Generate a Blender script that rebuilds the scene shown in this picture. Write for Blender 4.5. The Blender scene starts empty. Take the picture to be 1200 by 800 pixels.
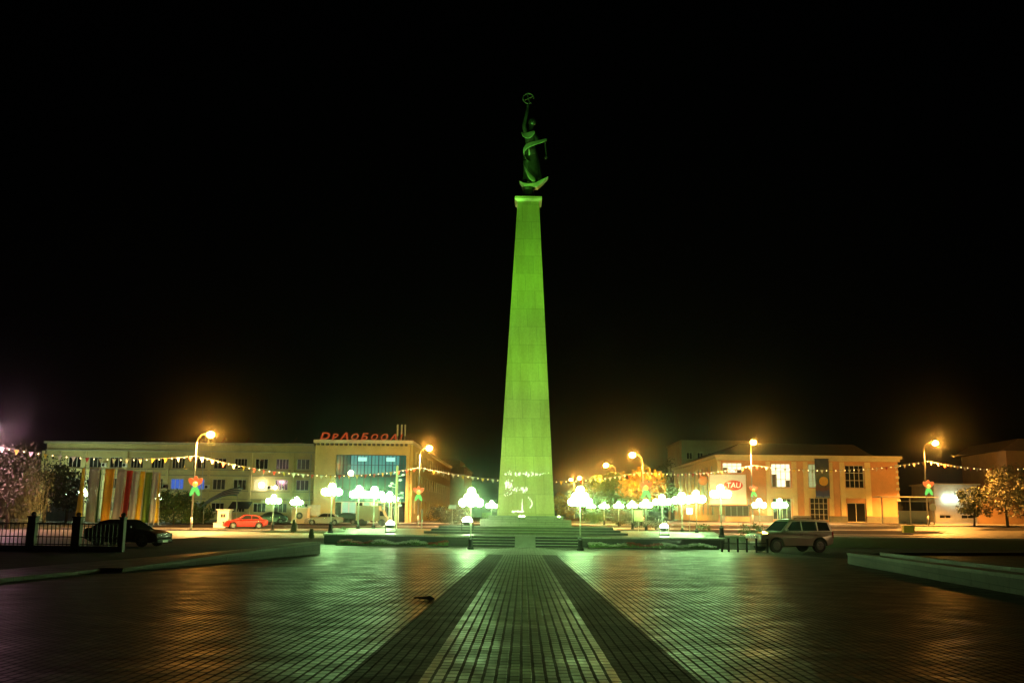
import bpy, bmesh, math, random
from mathutils import Vector, Matrix
R = math.radians
random.seed(7)
S = bpy.context.scene
C = S.collection

# ------------------------------------------------------------------ camera
F = 35.0 / 36.0 * 1200.0
CAM_H = 1.32
HX, HY = 613.0, 603.0
ROLL = R(0.5)
v = Vector(((HX - 600) / F, -(HY - 400) / F, -1.0)).normalized()
u0 = Vector((math.sin(ROLL), math.cos(ROLL), 0))
u = (u0 - u0.dot(v) * v).normalized()
xr = v.cross(u)
M3 = Matrix((xr, v, u))
CAMP = Vector((0, 0, CAM_H))


def ray(px, py):
    return M3 @ Vector(((px - 600) / F, -(py - 400) / F, -1.0))


def A(px, py, Y):
    d = ray(px, py)
    return CAMP + d * (Y / d.y)


def X(px, Y):
    return A(px, 601, Y).x


def gz(x, y):
    if y <= 58:
        return -0.0103 * y if y > -30 else 0.309
    if y <= 100:
        return -0.597 + (y - 58) / 42 * 0.147
    t = min((y - 100) / 40, 1)
    xx = max(-70, min(70, x))
    return -0.45 + t * (0.86 + 0.0077 * xx)


def Zp(px, py, Y):
    return A(px, py, Y).z


cam = bpy.data.cameras.new('camera')
co = bpy.data.objects.new('camera', cam)
C.objects.link(co)
cam.lens = 35
cam.sensor_width = 36
cam.sensor_fit = 'HORIZONTAL'
cam.clip_start = 0.1
cam.clip_end = 3000
co.matrix_world = Matrix.Translation(CAMP) @ M3.to_4x4()
S.camera = co

# ------------------------------------------------------------------ world
W = bpy.data.worlds.new('World')
S.world = W
W.use_nodes = True
nt = W.node_tree
bg = nt.nodes['Background']
sky = nt.nodes.new('ShaderNodeTexSky')
sky.sky_type = 'NISHITA'
sky.sun_disc = False
sky.sun_elevation = R(8)
sky.sun_rotation = R(200)
nt.links.new(sky.outputs[0], bg.inputs[0])
bg.inputs[1].default_value = 0.00006
S.view_settings.view_transform = 'Standard'
S.view_settings.look = 'None'
S.view_settings.exposure = 0
S.view_settings.gamma = 1
try:
    S.cycles.use_denoising = True
    S.cycles.denoiser = 'OPENIMAGEDENOISE'
    S.cycles.sample_clamp_indirect = 3.0
    S.cycles.sample_clamp_direct = 0.0
    S.cycles.max_bounces = 5
    S.cycles.diffuse_bounces = 2
    S.cycles.glossy_bounces = 3
    S.cycles.volume_bounces = 0
    S.cycles.caustics_reflective = False
    S.cycles.caustics_refractive = False
except Exception:
    pass

# ------------------------------------------------------------------ materials
MATS = {}


def mat(name, col, rough=0.6, metal=0.0, var=0.15, scale=3.0, bump=0.0, bscale=None, emit=None, estr=0.0, spec=0.5, coat=0.0):
    if name in MATS:
        return MATS[name]
    m = bpy.data.materials.new(name)
    m.use_nodes = True
    t = m.node_tree
    b = t.nodes['Principled BSDF']
    b.inputs['Roughness'].default_value = rough
    b.inputs['Metallic'].default_value = metal
    b.inputs['Specular IOR Level'].default_value = spec
    b.inputs['Coat Weight'].default_value = coat
    if var > 0:
        tc = t.nodes.new('ShaderNodeTexCoord')
        n = t.nodes.new('ShaderNodeTexNoise')
        n.inputs['Scale'].default_value = scale
        n.inputs['Detail'].default_value = 5
        n.inputs['Roughness'].default_value = 0.65
        t.links.new(tc.outputs['Object'], n.inputs['Vector'])
        r = t.nodes.new('ShaderNodeValToRGB')
        r.color_ramp.elements[0].position = 0.3
        r.color_ramp.elements[1].position = 0.7
        r.color_ramp.elements[0].color = (*[c * (1 - var) for c in col], 1)
        r.color_ramp.elements[1].color = (*[min(1, c * (1 + var)) for c in col], 1)
        t.links.new(n.outputs[0], r.inputs[0])
        t.links.new(r.outputs[0], b.inputs['Base Color'])
        if bump > 0:
            n2 = t.nodes.new('ShaderNodeTexNoise')
            n2.inputs['Scale'].default_value = bscale or scale * 6
            n2.inputs['Detail'].default_value = 4
            t.links.new(tc.outputs['Object'], n2.inputs['Vector'])
            bp = t.nodes.new('ShaderNodeBump')
            bp.inputs['Strength'].default_value = bump
            bp.inputs['Distance'].default_value = 0.02
            t.links.new(n2.outputs[0], bp.inputs['Height'])
            t.links.new(bp.outputs[0], b.inputs['Normal'])
    else:
        b.inputs['Base Color'].default_value = (*col, 1)
    if emit:
        b.inputs['Emission Color'].default_value = (*emit, 1)
        b.inputs['Emission Strength'].default_value = estr
    MATS[name] = m
    return m


def paver(name, c1, c2, mortar, bw, rh, rot, rough=(0.3, 0.55), msize=0.012, offset=0.5, clump=0.5, spec=0.35):
    """brick pavers laid in metres; rot = direction of the rows"""
    m = bpy.data.materials.new(name)
    m.use_nodes = True
    t = m.node_tree
    L = t.links.new
    N = t.nodes.new
    b = t.nodes['Principled BSDF']
    tc = N('ShaderNodeTexCoord')
    mp = N('ShaderNodeMapping')
    mp.inputs['Rotation'].default_value = (0, 0, rot)
    L(tc.outputs['Object'], mp.inputs[0])
    br = N('ShaderNodeTexBrick')
    br.offset = offset
    br.inputs['Scale'].default_value = 1
    br.inputs['Brick Width'].default_value = bw
    br.inputs['Row Height'].default_value = rh
    br.inputs['Mortar Size'].default_value = msize
    br.inputs['Mortar Smooth'].default_value = 0.3
    br.inputs['Color1'].default_value = (*c1, 1)
    br.inputs['Color2'].default_value = (*c2, 1)
    br.inputs['Mortar'].default_value = (*mortar, 1)
    wn = N('ShaderNodeTexNoise')
    wn.inputs['Scale'].default_value = 2.6
    wn.inputs['Detail'].default_value = 3
    L(tc.outputs['Object'], wn.inputs['Vector'])
    ws = N('ShaderNodeVectorMath')
    ws.operation = 'MULTIPLY_ADD'
    ws.inputs[1].default_value = (0.016, 0.016, 0)
    L(wn.outputs['Color'], ws.inputs[0])
    L(mp.outputs[0], ws.inputs[2])
    L(ws.outputs[0], br.inputs['Vector'])
    big = N('ShaderNodeTexNoise')
    big.inputs['Scale'].default_value = 0.55
    big.inputs['Detail'].default_value = 6
    big.inputs['Roughness'].default_value = 0.7
    L(tc.outputs['Object'], big.inputs['Vector'])
    rr = N('ShaderNodeMapRange')
    rr.inputs[1].default_value = 0.3
    rr.inputs[2].default_value = 0.7
    rr.inputs[3].default_value = 1 - clump
    rr.inputs[4].default_value = 1 + clump
    L(big.outputs[0], rr.inputs[0])
    mul = N('ShaderNodeMix')
    mul.data_type = 'RGBA'
    mul.blend_type = 'MULTIPLY'
    mul.inputs['Factor'].default_value = 1
    L(br.outputs['Color'], mul.inputs[6])
    L(rr.outputs[0], mul.inputs[7])
    L(mul.outputs[2], b.inputs['Base Color'])
    # roughness: damp polished patches
    n2 = N('ShaderNodeTexNoise')
    n2.inputs['Scale'].default_value = 1.7
    n2.inputs['Detail'].default_value = 5
    L(tc.outputs['Object'], n2.inputs['Vector'])
    r2 = N('ShaderNodeMapRange')
    r2.inputs[1].default_value = 0.3
    r2.inputs[2].default_value = 0.7
    r2.inputs[3].default_value = rough[0]
    r2.inputs[4].default_value = rough[1]
    L(n2.outputs[0], r2.inputs[0])
    ad = N('ShaderNodeMath')
    ad.operation = 'ADD'
    mm = N('ShaderNodeMath')
    mm.operation = 'MULTIPLY'
    mm.inputs[1].default_value = 0.35
    L(br.outputs['Fac'], mm.inputs[0])
    L(mm.outputs[0], ad.inputs[0])
    L(r2.outputs[0], ad.inputs[1])
    L(ad.outputs[0], b.inputs['Roughness'])
    # bump: joints, worn faces, slow undulation
    n3 = N('ShaderNodeTexNoise')
    n3.inputs['Scale'].default_value = 9
    n3.inputs['Detail'].default_value = 5
    L(tc.outputs['Object'], n3.inputs['Vector'])
    inv = N('ShaderNodeMath')
    inv.operation = 'SUBTRACT'
    inv.inputs[0].default_value = 1
    L(br.outputs['Fac'], inv.inputs[1])
    b1 = N('ShaderNodeBump')
    b1.inputs['Strength'].default_value = 0.7
    b1.inputs['Distance'].default_value = 0.008
    L(inv.outputs[0], b1.inputs['Height'])
    b2 = N('ShaderNodeBump')
    b2.inputs['Strength'].default_value = 0.5
    b2.inputs['Distance'].default_value = 0.012
    L(n3.outputs[0], b2.inputs['Height'])
    L(b1.outputs[0], b2.inputs['Normal'])
    b3 = N('ShaderNodeBump')
    b3.inputs['Strength'].default_value = 0.6
    b3.inputs['Distance'].default_value = 0.05
    L(n2.outputs[0], b3.inputs['Height'])
    L(b2.outputs[0], b3.inputs['Normal'])
    L(b3.outputs[0], b.inputs['Normal'])
    b.inputs['Specular IOR Level'].default_value = spec
    MATS[name] = m
    return m


def blocks(name, c1, c2, mortar, bw, rh, rough=0.5, axis='XZ', msize=0.012, grain=(0.72, 1.2), streak=0.0):
    """masonry coursing on upright faces"""
    m = bpy.data.materials.new(name)
    m.use_nodes = True
    t = m.node_tree
    L = t.links.new
    N = t.nodes.new
    b = t.nodes['Principled BSDF']
    tc = N('ShaderNodeTexCoord')
    sp = N('ShaderNodeSeparateXYZ')
    L(tc.outputs['Object'], sp.inputs[0])
    ad = N('ShaderNodeMath')
    ad.operation = 'ADD'
    L(sp.outputs[0], ad.inputs[0])
    L(sp.outputs[1], ad.inputs[1])
    cb = N('ShaderNodeCombineXYZ')
    L(ad.outputs[0], cb.inputs[0])
    L(sp.outputs[2], cb.inputs[1])
    br = N('ShaderNodeTexBrick')
    br.inputs['Scale'].default_value = 1
    br.inputs['Brick Width'].default_value = bw
    br.inputs['Row Height'].default_value = rh
    br.inputs['Mortar Size'].default_value = msize
    br.inputs['Color1'].default_value = (*c1, 1)
    br.inputs['Color2'].default_value = (*c2, 1)
    br.inputs['Mortar'].default_value = (*mortar, 1)
    L(cb.outputs[0], br.inputs['Vector'])
    n = N('ShaderNodeTexNoise')
    n.inputs['Scale'].default_value = 6
    n.inputs['Detail'].default_value = 8
    n.inputs['Roughness'].default_value = 0.8
    L(tc.outputs['Object'], n.inputs['Vector'])
    rr = N('ShaderNodeMapRange')
    rr.inputs[1].default_value = 0.3
    rr.inputs[2].default_value = 0.7
    rr.inputs[3].default_value = grain[0]
    rr.inputs[4].default_value = grain[1]
    L(n.outputs[0], rr.inputs[0])
    mul = N('ShaderNodeMix')
    mul.data_type = 'RGBA'
    mul.blend_type = 'MULTIPLY'
    mul.inputs['Factor'].default_value = 1
    L(br.outputs['Color'], mul.inputs[6])
    L(rr.outputs[0], mul.inputs[7])
    last = mul.outputs[2]
    if streak:
        mp = N('ShaderNodeMapping')
        mp.inputs['Scale'].default_value = (1.1, 1.1, 0.16)
        L(tc.outputs['Object'], mp.inputs[0])
        sn = N('ShaderNodeTexNoise')
        sn.inputs['Scale'].default_value = 1.3
        sn.inputs['Detail'].default_value = 7
        sn.inputs['Roughness'].default_value = 0.7
        L(mp.outputs[0], sn.inputs['Vector'])
        cr_ = N('ShaderNodeValToRGB')
        cr_.color_ramp.elements[0].position = 0.34
        cr_.color_ramp.elements[1].position = 0.66
        cr_.color_ramp.elements[0].color = (1 - streak * 0.7, 1 - streak, 1 - streak, 1)
        cr_.color_ramp.elements[1].color = (1, 1, 1, 1)
        L(sn.outputs[0], cr_.inputs[0])
        m2 = N('ShaderNodeMix')
        m2.data_type = 'RGBA'
        m2.blend_type = 'MULTIPLY'
        m2.inputs['Factor'].default_value = 1
        L(last, m2.inputs[6])
        L(cr_.outputs[0], m2.inputs[7])
        last = m2.outputs[2]
    L(last, b.inputs['Base Color'])
    b.inputs['Roughness'].default_value = rough
    bp = N('ShaderNodeBump')
    bp.inputs['Strength'].default_value = 0.4
    bp.inputs['Distance'].default_value = 0.01
    L(n.outputs[0], bp.inputs['Height'])
    L(bp.outputs[0], b.inputs['Normal'])
    MATS[name] = m
    return m


def glow(name, col, s):
    if name in MATS:
        return MATS[name]
    m = mat(name, (0.04, 0.04, 0.04), 0.3, var=0, emit=col, estr=s)
    return m


GREENW = (0.47, 1.0, 0.33)
SODIUM = (1.0, 0.38, 0.045)
globe_m = glow('frosted_globe_lit', GREENW, 120)
_t = globe_m.node_tree
_oi = _t.nodes.new('ShaderNodeObjectInfo')
_mr = _t.nodes.new('ShaderNodeMapRange')
_mr.inputs[3].default_value = 60
_mr.inputs[4].default_value = 170
_t.links.new(_oi.outputs['Random'], _mr.inputs[0])
_t.links.new(_mr.outputs[0], _t.nodes['Principled BSDF'].inputs['Emission Strength'])
globe_far_m = glow('frosted_globe_lit_far', GREENW, 130)
sodium_m = glow('sodium_lens_lit', SODIUM, 640)
flood_m = glow('floodlight_lens_lit', (0.75, 1.0, 0.5), 260)
small_flood_m = glow('small_floodlight_lens_lit', (0.55, 1.0, 0.3), 60)
iron = mat('black_iron', (0.012, 0.012, 0.012), 0.6, 0.0, 0.3, 8, spec=0.25)
galv = mat('painted_steel_pole', (0.45, 0.44, 0.4), 0.45, 0.3, 0.12, 4)
granite = mat('dark_granite', (0.045, 0.045, 0.045), 0.35, 0, 0.5, 14, 0.15, 60)
stone_pale = blocks('pale_stone_coping', (0.1, 0.093, 0.075), (0.07, 0.065, 0.053), (0.02, 0.02, 0.017), 0.9, 0.5, 0.7)
bronze_pale = mat('highlight_bronze', (0.7, 0.7, 0.55), 0.3, 0.6, 0.2, 3, 0.2, 9)  # lighter bronze: highlights on drapery and boat painted into the colour
bronze = mat('dark_bronze', (0.04, 0.04, 0.035), 0.42, 0.7, 0.35, 3, 0.3, 9)  # same bronze, darkened so the painted highlights stand out
glass_dark = mat('dark_window_glass', (0.012, 0.014, 0.016), 0.08, 0, 0, spec=0.6)
frame_w = mat('white_window_frame', (0.6, 0.57, 0.48), 0.5, 0, 0.1, 6)
asphalt = mat('asphalt', (0.15, 0.14, 0.125), 0.6, 0, 0.35, 1.3, 0.5, 30)
grass_m = mat('lawn_turf', (0.022, 0.045, 0.013), 0.95, 0, 0.5, 2.5, 0.9, 25, spec=0.03)
rubber = mat('tyre_rubber', (0.012, 0.012, 0.012), 0.8, 0, 0.2, 20)
alloy = mat('wheel_alloy', (0.25, 0.25, 0.25), 0.35, 0.8, 0.1, 20)
chrome = mat('chrome_trim', (0.65, 0.65, 0.62), 0.2, 0.9, 0)
white_p = mat('white_paint', (0.75, 0.74, 0.7), 0.5, 0, 0.08, 5)


# ------------------------------------------------------------------ mesh helpers
class MB:
    def __init__(self):
        self.v, self.f = [], []

    def add(self, vs, fs):
        o = len(self.v)
        self.v += [Vector(p) for p in vs]
        self.f += [tuple(i + o for i in f) for f in fs]
        return self

    def box(self, c, s, rz=0.0, top=1.0):
        x, y, z = s[0] / 2, s[1] / 2, s[2] / 2
        vs = []
        for k, sz in ((1.0, -z), (top, z)):
            for sx, sy in ((-1, -1), (1, -1), (1, 1), (-1, 1)):
                p = Vector((sx * x * k, sy * y * k, sz))
                p.rotate(Matrix.Rotation(rz, 3, 'Z'))
                vs.append(p + Vector(c))
        return self.add(vs, [(3, 2, 1, 0), (4, 5, 6, 7), (0, 1, 5, 4), (1, 2, 6, 5), (2, 3, 7, 6), (3, 0, 4, 7)])

    def span(self, x0, x1, y0, y1, z0, z1):
        return self.box(((x0 + x1) / 2, (y0 + y1) / 2, (z0 + z1) / 2), (abs(x1 - x0), abs(y1 - y0), abs(z1 - z0)))

    def tube(self, pts, r, n=8, cap=True):
        pts = [Vector(p) for p in pts]
        rs = r if isinstance(r, (list, tuple)) else [r] * len(pts)
        vs, fs = [], []
        for i, p in enumerate(pts):
            a = pts[max(i - 1, 0)]
            b = pts[min(i + 1, len(pts) - 1)]
            d = (b - a).normalized()
            up = Vector((0, 0, 1)) if abs(d.z) < 0.95 else Vector((0, 1, 0))
            s = d.cross(up).normalized()
            t = s.cross(d).normalized()
            for k in range(n):
                an = 2 * math.pi * k / n
                vs.append(p + (s * math.cos(an) + t * math.sin(an)) * rs[i])
        for i in range(len(pts) - 1):
            for k in range(n):
                fs.append((i * n + k, i * n + (k + 1) % n, (i + 1) * n + (k + 1) % n, (i + 1) * n + k))
        if cap:
            fs.append(tuple(range(n))[::-1])
            fs.append(tuple((len(pts) - 1) * n + k for k in range(n)))
        return self.add(vs, fs)

    def lathe(self, prof, c=(0, 0, 0), n=16, axis='Z'):
        vs, fs = [], []
        c = Vector(c)
        for r, z in prof:
            for k in range(n):
                a = 2 * math.pi * k / n
                p = Vector((r * math.cos(a), r * math.sin(a), z))
                if axis == 'Y':
                    p = Vector((p.x, p.z, -p.y))
                elif axis == 'X':
                    p = Vector((p.z, p.x, p.y))
                vs.append(p + c)
        for i in range(len(prof) - 1):
            for k in range(n):
                fs.append((i * n + k, i * n + (k + 1) % n, (i + 1) * n + (k + 1) % n, (i + 1) * n + k))
        fs.append(tuple(range(n))[::-1])
        fs.append(tuple((len(prof) - 1) * n + k for k in range(n)))
        return self.add(vs, fs)

    def ball(self, c, r, n=12, sz=1.0):
        prof = []
        m = max(4, n // 2)
        for i in range(m + 1):
            a = -math.pi / 2 + math.pi * i / m
            prof.append((max(r * math.cos(a), r * 0.02), r * math.sin(a) * sz))
        return self.lathe(prof, c, n)

    def prism(self, outline, y0, y1, plane='XZ', w=None):
        """outline (a,b) extruded from y0 to y1; w(a,b) optionally scales the half-depth"""
        n = len(outline)
        vs = []
        for yy in (y0, y1):
            for a, b in outline:
                k = w(a, b) if w else 1.0
                if plane == 'XZ':
                    vs.append((a, yy * k, b))
                elif plane == 'YZ':
                    vs.append((yy * k, a, b))
                else:
                    vs.append((a, b, yy))
        fs = [tuple(range(n)), tuple(range(2 * n - 1, n - 1, -1))]
        for i in range(n):
            j = (i + 1) % n
            fs.append((j, i, n + i, n + j))
        return self.add(vs, fs)


def ob(name, mb, material, parent=None, smooth=False, loc=None, rz=0.0, bevel=0.0):
    me = bpy.data.meshes.new(name)
    me.from_pydata([tuple(p) for p in mb.v], [], mb.f)
    bm = bmesh.new()
    bm.from_mesh(me)
    bmesh.ops.recalc_face_normals(bm, faces=bm.faces)
    bm.to_mesh(me)
    bm.free()
    me.materials.append(material)
    if smooth:
        for p in me.polygons:
            p.use_smooth = True
    o = bpy.data.objects.new(name, me)
    C.objects.link(o)
    if parent:
        o.parent = parent
    if loc:
        o.location = loc
    o.rotation_euler = (0, 0, rz)
    if bevel:
        b = o.modifiers.new('bevel', 'BEVEL')
        b.width = bevel
        b.segments = 2
        b.limit_method = 'ANGLE'
        b.angle_limit = R(30)
    return o


def tag(o, label=None, cat=None, group=None, kind=None):
    if label:
        o['label'] = label
    if cat:
        o['category'] = cat
    if group:
        o['group'] = group
    if kind:
        o['kind'] = kind
    return o


def thing(name, label, cat, loc=(0, 0, 0), rz=0.0, group=None):
    o = bpy.data.objects.new(name, None)
    C.objects.link(o)
    o.location = loc
    o.rotation_euler = (0, 0, rz)
    o.empty_display_size = 0.3
    return tag(o, label, cat, group)


KIDS = {}


def copy_tree(o, parent=None):
    c = o.copy()
    C.objects.link(c)
    if parent:
        c.parent = parent
    for ch in [x for x in S.objects if x.parent == o]:
        copy_tree(ch, c)
    return c


def put(o, loc, rz=0.0, label=None, sc=None):
    o.location = loc
    o.rotation_euler = (0, 0, rz)
    if label:
        o['label'] = label
    if sc:
        o.scale = (sc, sc, sc)
    return o


# ------------------------------------------------------------------ ground sheets
def sheet(name, x0, x1, y0, y1, dz, material, label=None, nx=2, step=4.0, kind='structure', skirt=0.0):
    ys = sorted(set([y0, y1] + [b for b in (58, 100, 140) if y0 < b < y1] +
                    [y0 + i * step for i in range(1, int((y1 - y0) / step) + 1) if y0 + i * step < y1 - 0.01]))
    xs = sorted(set([x0 + (x1 - x0) * i / nx for i in range(nx + 1)] + [b for b in (-70, 70) if x0 < b < x1]))
    m = MB()
    vs = [(x, y, gz(x, y) + dz) for y in ys for x in xs]
    n = len(xs)
    fs = [(j * n + i, j * n + i + 1, (j + 1) * n + i + 1, (j + 1) * n + i) for j in range(len(ys) - 1) for i in range(n - 1)]
    m.add(vs, fs)
    o = ob(name, m, material)
    tag(o, label=label, kind=kind)
    return o


ground_m = mat('dark_ground_asphalt', (0.03, 0.028, 0.026), 0.95, 0, 0.4, 0.8, 0.6, 12, spec=0.03)
sheet('ground', -300, 300, -40, 420, 0.0, ground_m, 'dark asphalt ground spreading under the whole square', nx=12, step=12)

side_pv = paver('side_pavers', (0.065, 0.068, 0.058), (0.035, 0.036, 0.032), (0.005, 0.006, 0.006), 0.214, 0.107, R(90), (0.3, 0.56), spec=0.19, msize=0.016, clump=0.8)
mid_pv = paver('middle_pavers', (0.115, 0.115, 0.095), (0.055, 0.055, 0.046), (0.005, 0.005, 0.004), 0.214, 0.1105, R(90), (0.33, 0.6), offset=0.5, clump=0.75, spec=0.2, msize=0.017)
dark_pv = paver('dark_red_pavers', (0.02, 0.015, 0.014), (0.013, 0.01, 0.0095), (0.004, 0.003, 0.003), 0.214, 0.107, R(90), (0.6, 0.8), spec=0.12)
fore_pv = paver('forecourt_pavers', (0.15, 0.15, 0.135), (0.11, 0.11, 0.1), (0.03, 0.03, 0.028), 0.4, 0.4, R(0), (0.4, 0.65), clump=0.3)
IN, OUT = 0.885, 1.55
sheet('central_path', -IN, IN, -6, 46.7, 0.004, mid_pv, 'pale brick path running straight to the monument steps')
sheet('dark_paving', -OUT, -IN, -6, 46.7, 0.004, dark_pv, 'dark brick band left of the central path')
sheet('dark_paving', IN, OUT, -6, 46.7, 0.004, dark_pv, 'dark brick band right of the central path')
sheet('plaza_paving', -14, -OUT, -6, 46.7, 0.004, side_pv, 'damp brick paving of the square, left side', nx=4)
sheet('plaza_paving', OUT, 24, -6, 46.7, 0.004, side_pv, 'damp brick paving of the square, right side', nx=4)
sheet('forecourt_paving', -14, 14, 46.7, 62, 0.004, fore_pv, 'paved strip before the monument steps', nx=4)

road_y0, road_y1 = 94, 128
sheet('road', -160, 160, road_y0, road_y1, 0.004, asphalt, 'wide asphalt road crossing behind the monument', nx=16)
pave_far = mat('concrete_pavement', (0.2, 0.19, 0.17), 0.75, 0, 0.2, 1.2, 0.3, 20)
sheet('pavement', -160, 160, road_y1 + 0.25, 143, 0.12, pave_far, 'concrete pavement in front of the far buildings', nx=16)
kerb_m = mat('kerb_concrete', (0.3, 0.29, 0.27), 0.7, 0, 0.2, 4)


def kerb(y, label):
    m = MB()
    xs = [-160 + 10 * i for i in range(33)]
    for a, b in zip(xs, xs[1:]):
        if y < 100 and (a >= -20 and b <= 20):
            pass
        za, zb = gz(a, y), gz(b, y)
        m.add([(a, y, za), (b, y, zb), (b, y, zb + 0.13), (a, y, za + 0.13),
               (a, y + 0.24, za), (b, y + 0.24, zb), (b, y + 0.24, zb + 0.13), (a, y + 0.24, za + 0.13)],
              [(0, 1, 2, 3), (7, 6, 5, 4), (3, 2, 6, 7)])
    return tag(ob('kerb', m, kerb_m), label=label, kind='structure')


kerb(road_y1, 'far concrete kerb of the road')
kerb(road_y0 - 0.24, 'near concrete kerb of the road')
line_m = mat('road_paint_white', (0.6, 0.58, 0.52), 0.6, 0, 0.25, 3)
m = MB()
for i in range(-20, 21):
    a, b = i * 8.0, i * 8.0 + 3.0
    m.add([(a, 110.9, gz(a, 110.9) + 0.009), (b, 110.9, gz(b, 110.9) + 0.009), (b, 111.06, gz(b, 111.06) + 0.009), (a, 111.06, gz(a, 111.06) + 0.009)], [(0, 1, 2, 3)])
tag(ob('road_markings', m, line_m), 'white broken centre line of the road', kind='structure')

# lawns each side of the terrace
sheet('side_road', -70, -23.6, 52, 93.7, 0.005, asphalt, 'asphalt side road leading up to the left of the square', nx=8)
sheet('lawn', -23.5, -17.2, 66, 93.7, 0.03, grass_m, 'mown lawn left of the terrace', nx=6)
sheet('lawn', 17.2, 60, 66, 93.7, 0.03, grass_m, 'mown lawn right of the terrace', nx=6)
lp = MB()
cx, cy = X(332, 80), 80
N_ = 28
vs = [(cx, cy, gz(cx, cy) + 0.04)]
for k in range(N_):
    a = 2 * math.pi * k / N_
    x, y = cx + 6.5 * math.cos(a) + 1.2 * math.cos(2 * a), cy + 8.0 * math.sin(a)
    vs.append((x, y, gz(x, y) + 0.04))
lp.add(vs, [(0, 1 + k, 1 + (k + 1) % N_) for k in range(N_)])
tag(ob('path', lp, mat('pale_concrete_slab', (0.32, 0.31, 0.27), 0.7, 0, 0.2, 1.5, 0.2, 20)), 'rounded pale concrete island on the left lawn', kind='structure')


def ptop(y):
    return gz(0, y) + 0.004


# ------------------------------------------------------------------ left and right low walls
def low_wall(name, pts, h, th, label, y_mat, h1=None):
    """stone parapet along pts, coping as a part"""
    t = thing(name, label, 'low wall', (pts[0][0], pts[0][1], gz(*pts[0])))
    m, c = MB(), MB()
    o = Vector((pts[0][0], pts[0][1], gz(*pts[0])))
    for (x0, y0), (x1, y1) in zip(pts, pts[1:]):
        n = max(1, int(math.hypot(x1 - x0, y1 - y0) / 1.2))
        d = Vector((x1 - x0, y1 - y0, 0)).normalized()
        s = Vector((-d.y, d.x, 0)) * th / 2
        for i in range(n):
            a = Vector((x0 + (x1 - x0) * i / n, y0 + (y1 - y0) * i / n, 0))
            b = Vector((x0 + (x1 - x0) * (i + 1) / n, y0 + (y1 - y0) * (i + 1) / n, 0))
            za, zb = gz(a.x, a.y), gz(b.x, b.y)
            g = d * 0.006
            ha = h if h1 is None else h + (h1 - h) * i / n
            hb_ = h if h1 is None else h + (h1 - h) * (i + 1) / n
            for mm, lo_, hi_, k in ((m, None, -0.09, 1.0), (c, -0.088, 0.0, 1.12)):
                q = [a + s * k + g, a - s * k + g, b - s * k - g, b + s * k - g]
                zs = [za, za, zb, zb]
                hs_ = [ha, ha, hb_, hb_]
                vs = [p + Vector((0, 0, z - 0.1 if lo_ is None else z + hh_ + lo_)) - o for p, z, hh_ in zip(q, zs, hs_)] + [p + Vector((0, 0, z + hh_ + hi_)) - o for p, z, hh_ in zip(q, zs, hs_)]
                mm.add(vs, [(0, 1, 2, 3), (7, 6, 5, 4), (0, 4, 5, 1), (1, 5, 6, 2), (2, 6, 7, 3), (3, 7, 4, 0)])
    ob('wall_face', m, y_mat, t)
    ob('coping', c, stone_pale, t)
    return t


wall_stone = blocks('wall_sandstone', (0.05, 0.046, 0.037), (0.032, 0.03, 0.024), (0.008, 0.008, 0.007), 0.8, 0.21, 0.8)
low_wall('low_stone_wall', [(-10.8, 26.6), (-9.2, 44.6)], 0.11, 0.6, 'long low sandstone wall at the left edge of the square', wall_stone, 0.52)
low_wall('low_stone_wall', [(9.4, 10.0), (11.2, 27.0), (12.8, 39.6), (21.0, 43.0)], 0.42, 0.4, 'low sandstone wall round the raised bed at the right', wall_stone)
bed_m = paver('bed_pavers', (0.14, 0.12, 0.1), (0.1, 0.09, 0.075), (0.02, 0.02, 0.02), 0.214, 0.107, R(20), (0.35, 0.6))
bm_ = MB()
poly = [(10.3, 10), (12.1, 27), (13.6, 38.5), (21.0, 41.6), (46, 50), (46, 10)]
bm_.add([(x, y, gz(x, y) + 0.36) for x, y in poly], [(0, 1, 2, 3, 4)])
tag(ob('terrace_paving', bm_, bed_m), 'raised brick terrace behind the right low wall', kind='structure')
low_wall('kerb_stone', [(10.25, 10.0), (12.05, 27.0), (13.55, 38.5), (21.0, 41.6)], 0.47, 0.16, 'pale inner kerb of the raised bed at the right', stone_pale)
low_wall('kerb_stone', [(-11.6, 10.0), (-11.0, 26.2)], 0.1, 0.2, 'thin pale kerb running on from the left low wall', stone_pale)

# ------------------------------------------------------------------ iron fence, left
FY = 44.0
fx1 = X(147, FY)
fx0 = X(40, FY) - 6 * 1.97
t = thing('iron_fence', 'black iron picket fence with stout posts at the far left', 'fence', (fx0, FY, gz(0, FY)))
rail, bars = MB(), MB()
L_ = fx1 - fx0
for z in (0.3, 0.62, 1.18):
    rail.tube([(0, 0, z), (L_, 0, z)], 0.025, 6)
for i in range(int(L_ / 0.18)):
    bars.box((i * 0.18 + 0.05, 0, 0.72), (0.03, 0.03, 1.0))
ob('rail', rail, iron, t)
ob('pickets', bars, iron, t)
for i in range(int(L_ / 1.97) + 1):
    pm = MB()
    big = i >= 6
    pm.box((0, 0, 0.72), (0.34 if i in (6, 7) else 0.2, 0.3, 1.44))
    pm.box((0, 0, 1.47), (0.42 if i in (6, 7) else 0.26, 0.38, 0.06))
    pm.ball((0, 0, 1.58), 0.11, 10)
    ob('post', pm, iron, t, loc=(i * 1.97, 0.0, 0))
fb = MB()
fb.span(0, L_, -0.15, 0.15, -0.05, 0.24)
ob('base_plinth', fb, mat('fence_base_dark', (0.04, 0.04, 0.038), 0.8, 0, 0.2, 2), t)

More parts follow.
